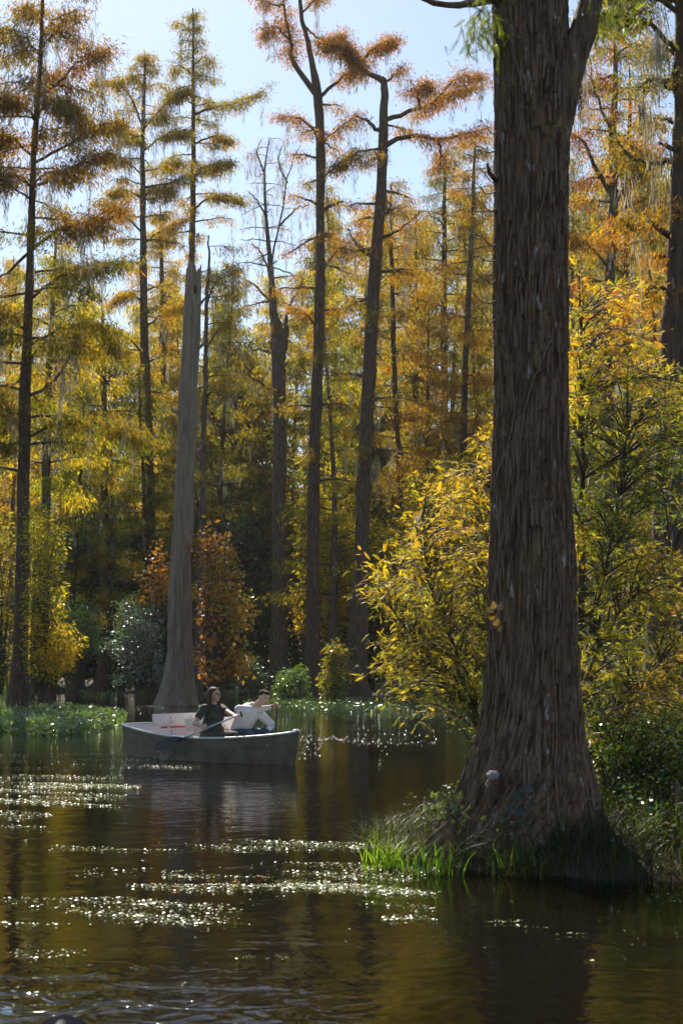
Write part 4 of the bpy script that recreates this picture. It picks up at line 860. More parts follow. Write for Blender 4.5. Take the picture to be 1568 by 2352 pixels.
# ------------------------------------------------------------------ island plants
def blade_strip(p, h, bend, az, w_, segs=4):
    s = np.linspace(0, 1, segs + 1); d = np.array([math.cos(az), math.sin(az), 0]); sd_ = np.array([-d[1], d[0], 0])
    c = p + d * (bend * h * s[:, None] ** 2) + np.array([0, 0, 1.]) * (h * (s - .35 * bend * s ** 2.5))[:, None]; ww = w_ * (1 - s ** 1.6)[:, None] * .5 + .0004
    V = np.empty((2 * (segs + 1), 3)); V[0::2] = c - sd_ * ww; V[1::2] = c + sd_ * ww
    return V
def grass_mesh(name, P, H, B, AZ, WD, C, m, segs=4):
    Vs = [blade_strip(p, h, b, a, w_, segs) for p, h, b, a, w_ in zip(P, H, B, AZ, WD)]; n = len(Vs); k = 2 * (segs + 1)
    f = np.array([[2 * i, 2 * i + 1, 2 * i + 3, 2 * i + 2] for i in range(segs)]); F = (f[None] + (np.arange(n) * k)[:, None, None]).reshape(-1, 4)
    return mesh_np(name, np.concatenate(Vs), F, m, col=np.repeat(C, k, axis=0))
def island_grass():
    rng = np.random.default_rng(701); n = 15000; x = rng.uniform(.05, 5.0, n * 3); y = rng.uniform(10.1, 14.1, n * 3)
    z = gheight(x, y); tr = ((x - 1.5) / .62) ** 2 + ((y - 11.5) / .55) ** 2
    cl = np.sin(x * 7 + y * 3) + np.sin(x * 3.3 - y * 8) + rng.normal(size=len(x)) * .6
    k = (z > -.06) & (tr > 1) & (cl > -1.6); x, y, z = x[k][:n], y[k][:n], z[k][:n]; n = len(x)
    P = np.stack([x, y, z - .02], -1); H = rng.uniform(.10, .40, n) * (1 + .25 * (y < 11)); pal = palette([(.022, .028, .008), (.045, .055, .012), (.09, .09, .02), (.16, .12, .05)])
    C = pick(rng, pal, n, .4, .28)
    tag(link('grass', grass_mesh('grass', P, H, rng.uniform(.2, 1.7, n), rng.uniform(0, 6.28, n), rng.uniform(.003, .008, n), C, M_GRASS)), kind='stuff', label='dark shaded grass and sedge round the big cypress foot')
    # small leafy herbs
    L = Leaves(); n = 8000; x = rng.uniform(.2, 5, n * 3); y = rng.uniform(10.2, 13.8, n * 3); z = gheight(x, y); cl = np.sin(x * 5.1 + 2) + np.sin(y * 6 + x * 2) + rng.normal(size=len(x)) * .5
    k = (z > 0) & (cl > .2) & (((x - 1.5) / .6) ** 2 + ((y - 11.5) / .5) ** 2 > 1); x, y, z = x[k][:n], y[k][:n], z[k][:n]; n = len(x)
    P = np.stack([x, y, z + rng.random(n) ** 1.4 * .36], -1); D = rng.normal(size=(n, 3)); D[:, 2] = np.abs(D[:, 2]) * .2 - .2
    L.add(P, D, rng.uniform(.02, .05, n), rng.uniform(.012, .026, n), pick(rng, palette([(.03, .05, .012), (.07, .11, .02), (.14, .18, .03), (.2, .1, .03)]), n, .4, .25), rng)
    tag(link('ground_cover', L.mesh('ground_cover', M_GLOSS)), kind='stuff', label='low leafy herbs on the island')
island_grass()
def tuft(label, px, py, D, n, h, bright, seed, width=.16):
    rng = np.random.default_rng(seed); b = W(px, py, D); b[2] = max(.0, float(gheight(np.array([b[0]]), np.array([b[1]]))[0])); root = empty('grass_tuft', b); tag(root, label, 'grass')
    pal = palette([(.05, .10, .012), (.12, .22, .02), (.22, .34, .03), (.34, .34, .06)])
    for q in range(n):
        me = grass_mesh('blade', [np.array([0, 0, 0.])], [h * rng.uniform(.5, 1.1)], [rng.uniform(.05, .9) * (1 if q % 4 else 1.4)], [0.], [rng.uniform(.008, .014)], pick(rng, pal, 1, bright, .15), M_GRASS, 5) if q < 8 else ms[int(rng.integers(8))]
        if q == 0: ms = []
        if q < 8: ms.append(me)
        o = link('blade', me, root); o.location = (rng.normal() * width, rng.normal() * width * .6, -.02); o.rotation_euler = (rng.normal() * .12, rng.normal() * .12, rng.uniform(0, 6.28)); s = rng.uniform(.7, 1.15); o.scale = (s, s, s)
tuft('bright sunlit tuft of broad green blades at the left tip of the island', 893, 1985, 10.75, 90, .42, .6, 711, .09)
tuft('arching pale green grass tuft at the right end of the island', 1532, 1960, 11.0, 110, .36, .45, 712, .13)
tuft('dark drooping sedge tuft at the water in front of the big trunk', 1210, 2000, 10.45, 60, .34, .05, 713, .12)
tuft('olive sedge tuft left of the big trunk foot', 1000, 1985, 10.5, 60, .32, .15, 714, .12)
def star_leaf(name, m):
    a = np.linspace(0, 2 * math.pi, 21)[:-1] + math.pi / 2; r = np.array([1, .55, .8, .42, .75, .35, .5, .3, .42, .18, .06, .18, .42, .3, .5, .35, .75, .42, .8, .55])
    V = np.stack([np.cos(a) * r, np.sin(a) * r, .08 * np.cos(a * 3) * r], -1); V = np.vstack([V, [[0, .1, .1]]]); F = np.array([[i, (i + 1) % 20, 20] for i in range(20)])
    return mesh_np(name, V, F, m, col=np.repeat(np.array([[.035, .08, .02]]), 21, axis=0))
def lobed_plant():
    rng = np.random.default_rng(721); g = W(1185, 1950, 10.9); g[2] = .12; root = empty('sweetgum_seedling', g); tag(root, 'seedling with broad star-shaped dark green leaves before the big trunk', 'plant'); me = star_leaf('leaf', M_MAPLE); T = Tubes()
    T.add(np.array([[0, 0, -.05], [.01, 0, .2], [.0, .02, .42]]), [.006, .005, .003], 5)
    for (a, b, s) in ((1186, 1833, .085), (1215, 1815, .07), (1170, 1862, .075), (1196, 1870, .08), (1222, 1850, .06), (1152, 1880, .06), (1205, 1900, .05), (1178, 1895, .06)):
        p = W(a, b, 10.78) - g; o = link('leaf', me, root); o.location = tuple(p); o.scale = (s, s, s); o.rotation_euler = (rng.uniform(.7, 1.3), rng.normal() * .3, rng.normal() * .5); T.add(np.array([[0, 0, max(.05, p[2] - .12)], p]), [.003, .002], 4)
    link('stem', T.mesh('stem', M_TWIG), root)
lobed_plant()
def ivy(label, spots, D, s0, seed, pal, base):
    rng = np.random.default_rng(seed); g = W(base[0], base[1], D); root = empty('ivy', g); tag(root, label, 'vine'); V = np.array([[0, 0, 0], [.45, .25, .04], [.35, .7, 0], [0, 1.1, -.05], [-.35, .7, 0], [-.45, .25, .04]]); ms = []
    for c in range(3): ms.append(mesh_np('leaf', V, [np.array([[0, 1, 2, 3], [0, 3, 4, 5]])], M_MAPLE, col=np.repeat(pick(rng, pal, 1, c / 2.5, .02), 6, axis=0)))
    T = Tubes(); prev = np.zeros(3)
    for (a, b) in spots:
        zz = W(CX, b, D)[2]; p = W(a, b, D) - g; T.add(np.array([prev * .3 + p * .7 - [0, 0, .03], p]), [.003, .002], 3); o = link('leaf', ms[int(rng.integers(3))], root); o.location = tuple(p); s = s0 * rng.uniform(.7, 1.2); o.scale = (s, s, s); o.rotation_euler = (rng.uniform(1.2, 2.4), rng.normal() * .4, rng.normal() * .8); prev = p
    tag(link('stems', T.mesh('stems', M_VINE), root), kind='stuff')
rr = np.random.default_rng(5)
ivy('pale-edged ivy leaves climbing the left root of the big trunk', [(1030 + rr.normal() * 32, 1850 + rr.normal() * 28 + 20) for _ in range(46)], 10.95, .05, 731, palette([(.05, .08, .03), (.10, .15, .06), (.16, .22, .1)]), (1030, 1930))
ivy('few small green vine leaves clinging high on the big trunk', [(1255, 290), (1268, 300), (1280, 292), (1275, 285), (1290, 298), (1262, 305), (1225, 296)], 11.15, .06, 732, palette([(.06, .10, .02), (.2, .22, .03)]), (1262, 310))
ivy('few yellowing vine leaves at the left side of the big trunk, mid height', [(1128, 1425), (1140, 1440), (1135, 1400), (1122, 1410), (1146, 1405), (1150, 1452)], 11.1, .07, 733, palette([(.10, .07, .02), (.06, .07, .02)]), (1130, 1450))

# cypress knees at the right end of the island
def knees():
    rng = np.random.default_rng(741)
    for i, (px, py, h, lab) in enumerate(((1440, 1950, .34, 'tallest dark cypress knee in the shade at right of the island'), (1462, 1955, .25, 'short cypress knee right beside the tallest one'), (1550, 1958, .42, 'cypress knee at the right picture edge'))):
        g = W(px, py, 11.6); T = Tubes(); T.add(np.array([[0, 0, -.1], [0, 0, h * .4], [.02, 0, h * .8], [.03, 0, h]]), [.07, .05, .035, .018], 10); o = link('cypress_knee', T.mesh('cypress_knee', M_BIG)); o.location = (g[0], 11.6, .15); tag(o, lab, 'cypress knee', 'cypress knees')
knees()

# ------------------------------------------------------------------ leafy mats along the shore
def mat_of_plants(name, label, regions, n, hmax, ll, lw, pal, seed, m):
    rng = np.random.default_rng(seed); L = Leaves()
    for (x0, x1, y0, y1, share, hue) in regions:
        k = int(n * share); px = rng.uniform(x0, x1, k * 2); py = rng.uniform(y0, y1, k * 2)
        e = np.abs((px - (x0 + x1) / 2) / ((x1 - x0) / 2)); ok = (py > y0 + (y1 - y0) * .35 * e ** 2) & (py < y1 - (y1 - y0) * .5 * e ** 2 + rng.normal(size=k * 2) * 1.0) & (np.sin(px * .11 + py * .3) + np.sin(px * .31 - py * .4) + rng.normal(size=k * 2) > -1.0)
        px, py = px[ok][:k], py[ok][:k]; Y = FPX * HC / (py - HORY) ; X = (px - CX) / FPX * Y
        P = np.stack([X, Y, rng.random(len(X)) ** 1.6 * hmax], -1); D = rng.normal(size=(len(X), 3)); D[:, 2] = np.abs(D[:, 2]) * .6
        L.add(P, D, ll * rng.uniform(.6, 1.3, len(X)), lw * rng.uniform(.7, 1.3, len(X)), pick(rng, pal, len(X), hue, .2), rng)
    tag(link(name, L.mesh(name, m)), kind='stuff', label=label)
P_MAT = palette([(.04, .06, .015), (.10, .15, .03), (.20, .26, .07), (.30, .30, .12)])
mat_of_plants('water_plants', 'bright bed of leafy water plants at the left', [(-60, 292, 1632, 1688, 1, .5)], 9000, .30, .12, .06, P_MAT, 751, M_GLOSS)
mat_of_plants('shore_plants', 'fringe of leafy water plants along the far waterline', [(560, 1080, 1608, 1636, .30, .3), (130, 320, 1572, 1600, .15, .5), (150, 420, 1560, 1575, .12, .6), (530, 700, 1585, 1602, .12, .4), (-50, 60, 1560, 1640, .11, .6)], 11000, .20, .12, .06, P_MAT, 752, M_GLOSS)
def reeds(label, px0, px1, py, n, h, seed, bright):
    rng = np.random.default_rng(seed); Y = FPX * HC / (py - HORY); xs = (rng.uniform(px0, px1, n) - CX) / FPX * Y
    P = np.stack([xs, Y + rng.normal(size=n) * .5, np.zeros(n)], -1)
    tag(link('reeds', grass_mesh('reeds', P, h * rng.uniform(.5, 1.1, n), rng.uniform(.1, .7, n), rng.uniform(0, 6.28, n), rng.uniform(.02, .035, n), pick(rng, P_MAT, n, bright, .2), M_GRASS, 3)), kind='stuff', label=label)
reeds('bright reed clump at the left edge of the water', -40, 28, 1600, 260, 1.1, 761, .75)
reeds('reeds on the far bank left of the flared foot', 130, 215, 1568, 160, 1.5, 762, .4)
reeds('reeds at the foot of the left-edge cypress', -40, 20, 1665, 160, .8, 763, .6)
reeds('reeds between the twin-stemmed and forked trees', 655, 700, 1602, 120, 1.4, 764, .6)

# ------------------------------------------------------------------ floating leaves and scum on the water
def floaters():
    rng = np.random.default_rng(801); V, F, C = [], [], []; L = Leaves()
    bands = [(-40, 420, 1728, 1748, 900), (-40, 470, 1752, 1768, 500), (-40, 300, 1775, 1852, 2000), (40, 330, 1788, 1808, 900), (-40, 130, 1850, 1895, 300), (120, 980, 1922, 1946, 900), (380, 1000, 1972, 2006, 500),
             (300, 1010, 2020, 2068, 1500), (640, 1000, 1985, 2050, 800), (-40, 560, 2050, 2110, 800), (60, 420, 2062, 2092, 400), (40, 220, 2165, 2182, 60), (540, 660, 2178, 2186, 30), (200, 480, 1985, 2002, 60), (640, 1000, 2020, 2040, 500),
             (1100, 1190, 2100, 2106, 26), (1190, 1240, 2114, 2117, 10), (1270, 1330, 2128, 2133, 12), (1460, 1568, 1990, 2000, 120), (1470, 1560, 2040, 2060, 60), (680, 1130, 1640, 1648, 260), (280, 560, 1620, 1640, 300), (870, 1000, 2050, 2100, 160), (0, 1568, 1900, 2200, 40), (280, 420, 1588, 1610, 120)]
    for (x0, x1, y0, y1, n) in bands:
        n = int(n * 1.5) if n > 80 else n; m = int(n * 3.2); px = rng.uniform(x0, x1, m); py = rng.uniform(y0, y1, m); Y = FPX * HC / (py - HORY); X = (px - CX) / FPX * Y
        f = np.sin(X * 2.1 + Y * 5.3) + np.sin(X * .9 - Y * 3.7 + 2) + .8 * np.sin(X * 5 + Y * 11) + rng.normal(size=m) * .6
        e = np.abs((px - (x0 + x1) / 2) / ((x1 - x0) / 2)); k = f > (.3 + 1.2 * e ** 3 if n > 80 else -9)
        X, Y = X[k][:n], Y[k][:n]; m = len(X)
        if m == 0: continue
        P = np.stack([X, Y, np.full(m, .006) + rng.random(m) * .006], -1); a = rng.uniform(0, 6.28, m); D = np.stack([np.cos(a), np.sin(a), rng.normal(size=m) * .10], -1)
        sz = rng.uniform(.009, .026, m) * (1 + .012 * Y); L.add(P, D, sz, sz * rng.uniform(.45, .9, m), pick(rng, palette([(.06, .08, .02), (.13, .17, .04), (.26, .26, .12), (.24, .16, .06)]), m, .5, .3), rng, flat=1.0, fold=.12)
    tag(link('floating_leaves', L.mesh('floating_leaves', M_FLOAT)), kind='stuff', label='drifts of floating leaves and duckweed on the dark water')
floaters()
# small bright ripple crests: tiny wavelets standing on the water right of the boat
def wavelets():
    rng = np.random.default_rng(811); m, nt, out = newmat('wavelet_water'); p = N(nt, 'ShaderNodeBsdfPrincipled', ins={'Roughness': .12, 'IOR': 1.333}); p.inputs['Base Color'].default_value = (.02, .0135, .007, 1); nt.links.new(p.outputs[0], out.inputs[0])
    V, F = [], []; k = 0
    for (x0, x1, y0, y1, n) in ((685, 1010, 1675, 1712, 130), (690, 800, 1690, 1702, 60), (800, 1000, 1700, 1710, 40), (330, 400, 1728, 1742, 50), (860, 900, 1712, 1735, 8), (680, 740, 1700, 1745, 50)):
        for q in range(n):
            g = G(rng.uniform(x0, x1), rng.uniform(y0, y1)); r = rng.uniform(.006, .016); h = r * rng.uniform(.35, .6); a0 = rng.uniform(0, 6.28)
            ring = [(g[0] + r * 1.6 * math.cos(a0 + t), g[1] + r * math.sin(a0 + t), -.001) for t in np.arange(8) * math.pi / 4]; r2 = [(g[0] + r * .9 * math.cos(a0 + t), g[1] + r * .55 * math.sin(a0 + t), h * .7) for t in np.arange(8) * math.pi / 4]
            V += ring + r2 + [(g[0], g[1], h)]; F += [[k + i, k + (i + 1) % 8, k + 8 + (i + 1) % 8, k + 8 + i] for i in range(8)]; F += [[k + 8 + i, k + 8 + (i + 1) % 8, k + 16, k + 16] for i in range(8)]; k += 17
    F = np.array(F); t = F[:, 2] == F[:, 3]
    tag(link('ripples', mesh_np('ripples', V, [F[~t], F[t][:, :3]], m, smooth=True)), kind='stuff', label='tiny glinting wavelets on the water by the boat')
wavelets()
for i, (px, py, s, c, lab) in enumerate(((605, 2019, .05, (.30, .05, .02), 'red fallen leaf floating in the leaf drift below the boat'), (415, 2042, .06, (.45, .2, .03), 'small orange leaf floating left of the red one'), (545, 2030, .06, (.5, .33, .04), 'small yellow leaf floating near the red leaf'), (408, 2005, .05, (.4, .4, .05), 'yellow-green leaf afloat above the small orange one'))):
    V = np.array([[0, 0, 0], [.5, .35, .05], [.35, .9, .0], [0, 1.2, .12], [-.35, .9, 0], [-.5, .35, .05]]) * s
    o = link('fallen_leaf', mesh_np('fallen_leaf', V, [np.array([[0, 1, 2, 3], [0, 3, 4, 5]])], M_MAPLE, col=np.repeat(np.array([c]), 6, axis=0))); g = G(px, py); o.location = (g[0], g[1], .012); o.rotation_euler = (.1, 0, 1 + i); tag(o, lab, 'leaf', 'fallen leaves afloat')

# ------------------------------------------------------------------ ROWING BOAT
TH = R(43.4); A = np.array([math.cos(TH), -math.sin(TH), 0]); B = np.array([math.sin(TH), math.cos(TH), 0])
S0 = np.array([-3.25, 24.33, 0.0])
M_HULL = paint('grey_green_hull', (.17, .145, .105), .5, spec=.3, var=.22, scale=5.0, bump=.25)
M_WHITE = paint('white_hull_paint', (.82, .78, .76), .5, var=.06, scale=6, trans=.35)
M_RAIL = paint('pale_grey_rail', (.60, .60, .57), .40, var=.12, scale=20)
M_RED = paint('orange_red_cloth', (.62, .20, .11), .6, var=.1, trans=.35)
M_BOLT = paint('dark_bolt', (.04, .03, .03), .5)
def tobox(bm, c, s, rot=None, bev=.006):
    r = bmesh.ops.create_cube(bm, size=1.0); vs_ = r['verts']; bmesh.ops.scale(bm, verts=vs_, vec=s)
    if rot is not None: bmesh.ops.rotate(bm, verts=vs_, cent=(0, 0, 0), matrix=rot)
    bmesh.ops.translate(bm, verts=vs_, vec=c); return vs_
def boxobj(name, c, s, m, parent, rot=None, bev=.006, seg=2):
    bm = bmesh.new(); tobox(bm, (0, 0, 0), s, None)
    if bev: bmesh.ops.bevel(bm, geom=bm.edges[:], offset=bev, segments=seg, affect='EDGES')
    me = bpy.data.meshes.new(name); bm.to_mesh(me); bm.free(); me.materials.append(m); o = link(name, me, parent); o.location = c
    if rot is not None: o.rotation_euler = rot
    return o
def hull_profile():
    ts = [0, .15, .3, .45, .6, .75, .87, .95, 1.0]
    top = [.50, .575, .62, .64, .62, .52, .34, .17, .025]; bot = [.42, .49, .53, .54, .51, .40, .22, .09, .015]
    zt = [.52, .45, .40, .375, .375, .395, .43, .465, .50]
    t = np.linspace(0, 1, 40); return t, *[catmull(np.array([ts, v]).T, 40)[:, 1] * 0 + np.interp(t, *[catmull(np.array([ts, v]).T, 200)[:, i] for i in (0, 1)]) for v in (top, bot, zt)]
def build_hull(Lh, root, off, m, name, rows_=8):
    t, top, bot, zt = hull_profile(); V = []
    for i in range(40):
        x = t[i] * Lh; r = []
        tw = max(.008, top[i] - off); bw = max(.006, bot[i] - off); zb = -.12 + off * 3.5 + .0
        rake = .10 * (t[i] - .5) * 2
        for q in range(rows_):
            f = q / (rows_ - 1); z = zt[i] - (0 if off == 0 else .001) + (zb - zt[i]) * f; w_ = tw + (bw - tw) * f ** 1.3
            r.append((x + (rake * (1 - f) * (1 if t[i] > .5 else 1)) - (off if t[i] > .9 else 0), -w_, z))
        V.append(r + [(a, -b, c) for a, b, c in r[::-1]])
    V = np.array(V); n, k = V.shape[:2]; i = np.arange(n - 1)[:, None] * k; j = np.arange(k - 1)[None]
    F = np.stack([i + j, i + k + j, i + k + j + 1, i + j + 1], -1).reshape(-1, 4)
    me = mesh_np(name, V.reshape(-1, 3), [F], m, smooth=True); 
    o = link(name, me, root); return o, V
def rowing_boat():
    Lh = 3.45; root = empty('rowing_boat', S0, -TH); tag(root, 'grey-green rowing boat with white inside and slatted seat backs, carrying two people', 'boat')
    o, V = build_hull(Lh, root, 0, M_HULL, 'hull'); oi, Vi = build_hull(Lh, root, .022, M_WHITE, 'inner_hull')
    # transom (stern board), outer and inner faces with thickness
    c = V[0]; ring = [tuple(p) for p in c]; bm = bmesh.new(); f0 = [bm.verts.new(p) for p in ring]; f1 = [bm.verts.new((p[0] + .03, p[1], p[2])) for p in ring]
    bm.faces.new(f0); bm.faces.new(f1[::-1]); n = len(ring)
    for i in range(n): bm.faces.new((f0[i], f1[i], f1[(i + 1) % n], f0[(i + 1) % n]))
    bmesh.ops.recalc_face_normals(bm, faces=bm.faces[:]); me = bpy.data.meshes.new('transom'); bm.to_mesh(me); bm.free(); me.materials.append(M_WHITE); link('transom', me, root)
    # rails
    k = V.shape[1]
    for side in (0, k - 1):
        P = V[:, side].copy(); P[:, 1] += (-.010 if side == 0 else .010); P[:, 2] += .004; T = Tubes(); T.add(P, .019, 8); link('rail', T.mesh('rail', M_RAIL), root)
    T = Tubes(); T.add(np.array([V[0, 0] + [0, 0, .004], (V[0, 0] + V[0, -1]) / 2 + [0, 0, .012], V[0, -1] + [0, 0, .004]]), .02, 8); link('stern_rail', T.mesh('rail', M_RAIL), root)
    T = Tubes(); e = V[-1]; T.add(np.array([e[0] * [1, 0, 1] + [.01, 0, .015], e[3] * [1, 0, 1] + [.008, 0, 0], e[7] * [1, 0, 1] + [.0, 0, 0]]), [.028, .022, .02], 8); link('stem_post', T.mesh('stem_post', M_RAIL if False else M_HULL), root)
    T = Tubes(); T.add(np.array([[Lh + .02, 0, .505], [Lh + .10, 0, .515]]), [.03, .032], 10); link('bow_cap', T.mesh('bow_cap', M_RAIL), root)
    # floor
    t, top, bot, zt = hull_profile(); pts = [(t[i] * Lh, -(bot[i] + .015), .035) for i in range(0, 38)] + [(t[i] * Lh, (bot[i] + .015), .035) for i in range(37, -1, -1)]
    bm = bmesh.new(); bm.faces.new([bm.verts.new(p) for p in pts]); r = bmesh.ops.extrude_face_region(bm, geom=bm.faces[:]); bmesh.ops.translate(bm, verts=[v for v in r['geom'] if isinstance(v, bmesh.types.BMVert)], vec=(0, 0, .02)); me = bpy.data.meshes.new('floor_board'); bm.to_mesh(me); bm.free(); me.materials.append(M_WHITE); link('floor_board', me, root)
    # benches with two-board backs
    for (s, ymax, zt0, tilt) in ((.81, .585, .72, -.13), (1.65, .60, .675, -.13)):
        boxobj('bench', (s + .26, 0, .285), (.36, 1.14, .03), M_WHITE, root)
        r_ = (0, tilt, 0)
        ub = boxobj('seat_back', (s - .01, 0, zt0 - .10), (.028, ymax * 2, .205), M_WHITE, root, r_, .01)
        lb = boxobj('lower_seat_back', (s + .025, .0, zt0 - .315), (.026, ymax * 2 - .18, .16), M_WHITE, root, r_, .008)
        for y in (-.22, .22):
            boxobj('bracket', (s - .045, y, zt0 - .26), (.03, .05, .42), M_WHITE, root, r_, .004)
            for zz in (zt0 - .06, zt0 - .14, zt0 - .28, zt0 - .34):
                T = Tubes(); T.add(np.array([[0, 0, 0], [.012, 0, 0]]), [.011, .009], 8); q = link('bolt', T.mesh('bolt', M_BOLT), ub if zz > zt0 - .2 else lb); q.location = (.012, y, zz - (zt0 - .10 if zz > zt0 - .2 else zt0 - .315))
    boxobj('bench', (3.0, 0, .30), (.34, .54, .028), M_WHITE, root)
    for f_, q_ in ((.36, 2), (.74, 5)):   # seams pressed along the outside of the hull
        for side in (q_, k - 1 - q_):
            P = V[:, side].copy(); P[:, 1] += (-.002 if side == q_ else .002); T = Tubes(); T.add(P[:38], .0065, 6); link('hull_seam', T.mesh('hull_seam', M_HULL), root)
    # rope eye
    T = Tubes(); T.add(np.array([[.1, -.585, .40], [.14, -.60, .36], [.12, -.60, .30]]), .006, 6); link('rope', T.mesh('rope', M_BOLT), root)
    # orange life vest seen through the gap of the stern seat back
    for (s, z, lab) in ((.73, .50, 'orange-red life vest behind the stern seat back'), (1.565, .47, 'orange-red life vest behind the seat back of the two people')):
        g = S0 + A * s + B * .0; bm = bmesh.new(); bmesh.ops.create_uvsphere(bm, u_segments=20, v_segments=12, radius=1)
        for v in bm.verts: v.co.x *= .035; v.co.y *= .42 * (1 - .1 * math.sin(v.co.z * 4)); v.co.z = v.co.z * .15 + .01 * math.sin(v.co.y * 14)
        me = bpy.data.meshes.new('life_vest'); bm.to_mesh(me); bm.free(); me.materials.append(M_RED); o = link('life_vest', me); o.location = (g[0], g[1], z - .07); o.rotation_euler = (0, 0, -TH); tag(o, lab, 'life vest', 'life vests in the boat')
    return root
BOAT = rowing_boat()
def boat_ray(px, py, lat):
    """world point where the sight line crosses the upright plane running along the boat at a lateral offset"""
    d = ray(px, py); o = np.array([0, 0, HC]); p0 = S0 + B * lat; k = np.dot(p0 - o, B) / np.dot(d, B); return o + d * k
def tolocal(p, seat): 
    v = p - seat; return np.array([np.dot(v, A), np.dot(v, B), v[2]])

# ------------------------------------------------------------------ PEOPLE
def capsule(bm, a, b, ra, rb, n=12, sq=1.0):
    a, b = Vector(a), Vector(b); d = (b - a); L = d.length
    if L < 1e-5: d = Vector((0, 0, 1)); L = 1e-5
    q = d.to_track_quat('Z', 'Y'); rings = []
    for f in (-1, -.7, -.35, 0):
        rings.append((f * ra, ra * math.sqrt(max(0.02, 1 - f * f))))
    rings += [(L * .5, (ra + rb) / 2)]
    for f in (0, .35, .7, 1): rings.append((L + f * rb, rb * math.sqrt(max(0.02, 1 - f * f))))
    prev = None; first = None
    for z, r in rings:
        vs_ = [bm.verts.new(a + q @ Vector((r * math.cos(t) * sq, r * math.sin(t), z))) for t in [i * 2 * math.pi / n for i in range(n)]]
        if prev:
            for i in range(n): bm.faces.new((prev[i], prev[(i + 1) % n], vs_[(i + 1) % n], vs_[i]))
        else: bm.faces.new(vs_[::-1])
        prev = vs_
    bm.faces.new(prev)
def ellip(bm, c, r, rot=None):
    res = bmesh.ops.create_icosphere(bm, subdivisions=3, radius=1); v = res['verts']; bmesh.ops.scale(bm, verts=v, vec=r)
    if rot is not None: bmesh.ops.rotate(bm, verts=v, cent=(0, 0, 0), matrix=rot)
    bmesh.ops.translate(bm, verts=v, vec=c)
def fused(name, fn, m, parent, vox=.011, smooth=4):
    bm = bmesh.new(); fn(bm); me = bpy.data.meshes.new(name); bm.to_mesh(me); bm.free(); me.materials.append(m)
    o = link(name, me, parent); r = o.modifiers.new('r', 'REMESH'); r.mode = 'VOXEL'; r.voxel_size = vox; r.use_smooth_shade = True
    s = o.modifiers.new('s', 'SMOOTH'); s.factor = .5; s.iterations = smooth; return o
def ik(sh, hand, u, f, pole):
    sh, hand, pole = Vector(sh), Vector(hand), Vector(pole); d = hand - sh; L = min(d.length, (u + f) * .995); dn = d.normalized(); a = (u * u - f * f + L * L) / (2 * L); h = math.sqrt(max(0, u * u - a * a))
    pp = (pole - dn * pole.dot(dn)).normalized(); return sh + dn * a + pp * h
M_SKIN = paint('skin', (.60, .36, .27), .5, var=.08, scale=30); M_HAIRW = paint('brown_hair', (.10, .045, .022), .7, spec=.25, var=.3, scale=60); M_HAIRM = paint('dark_hair', (.035, .02, .013), .85, spec=.15, var=.3, scale=60)
M_JEANS = paint('blue_jeans', (.035, .055, .10), .8, var=.2, scale=40); M_SHIRT = paint('white_knit', (.66, .65, .64), .85, var=.08, scale=11, bump=1.0)
M_BLACK = paint('black_plastic', (.02, .02, .022), .35); M_EYE = paint('eye_white', (.7, .68, .65), .3); M_IRIS = paint('iris_brown', (.03, .015, .01), .2); M_LIP = paint('lips', (.42, .16, .13), .45); M_SHOE = paint('shoe', (.1, .1, .1), .7); M_BAND = paint('watch_band', (.03, .03, .035), .4)
def dotted():
    m, nt, out = newmat('dotted_dark_dress'); lk = nt.links.new; tc = N(nt, 'ShaderNodeTexCoord'); v = N(nt, 'ShaderNodeTexVoronoi', ins={'Scale': 58.0, 'Randomness': .8}); lk(tc.outputs['Object'], v.inputs['Vector'])
    mr = N(nt, 'ShaderNodeMapRange', ins={'From Min': .20, 'From Max': .26, 'To Min': 1.0, 'To Max': 0.0}); lk(v.outputs['Distance'], mr.inputs[0]); mx = N(nt, 'ShaderNodeMix', data_type='RGBA'); lk(mr.outputs[0], mx.inputs[0])
    mx.inputs[6].default_value = (.025, .028, .022, 1); mx.inputs[7].default_value = (.42, .38, .25, 1); p = N(nt, 'ShaderNodeBsdfPrincipled', ins={'Roughness': .85}); lk(mx.outputs[2], p.inputs['Base Color']); lk(p.outputs[0], out.inputs[0]); return m
M_DRESS = dotted()
def fingers(bm, wrist, palm_dir, grip_axis, size=1.0, thumb_side=1):
    """palm plus four fingers curled round a shaft running along grip_axis, thumb from the palm's side"""
    w_ = Vector(wrist); d = Vector(palm_dir).normalized(); g = Vector(grip_axis).normalized(); g = (g - d * g.dot(d)).normalized(); nrm_ = d.cross(g).normalized() * thumb_side
    pc = w_ + d * .045 * size
    for q in range(4):
        off = g * (q - 1.5) * .021 * size; capsule(bm, w_ + off * .6, w_ + d * .075 * size + off, .015 * size, .012 * size, 8)
        l = (.036, .040, .038, .030)[q] * size; a = w_ + d * .078 * size + off; b = a + (d * .5 + nrm_ * .85).normalized() * l; c = b + (nrm_ * .6 - d * .8).normalized() * l * .8; e = c + (-d * .9 - nrm_ * .3).normalized() * l * .5
        capsule(bm, a, b, .0095 * size, .009 * size, 8); capsule(bm, b, c, .009 * size, .0085 * size, 8); capsule(bm, c, e, .0085 * size, .0075 * size, 8)
    a = w_ + d * .03 * size + g * .032 * size; b = a + (g * .5 + d * .6 + nrm_ * .6).normalized() * .036 * size; c = b + (d * .3 + nrm_ * .9 - g * .5).normalized() * .03 * size
    capsule(bm, a, b, .013 * size, .011 * size, 8); capsule(bm, b, c, .011 * size, .009 * size, 8)
def head_frame(c, fwd, tilt=0.0):
    f = Vector(fwd).normalized(); l = Vector((0, 0, 1)).cross(f).normalized(); u = f.cross(l).normalized()
    m = Matrix((f, l, u)).transposed().to_4x4(); m = m @ Matrix.Rotation(tilt, 4, 'X'); m.translation = Vector(c); return m
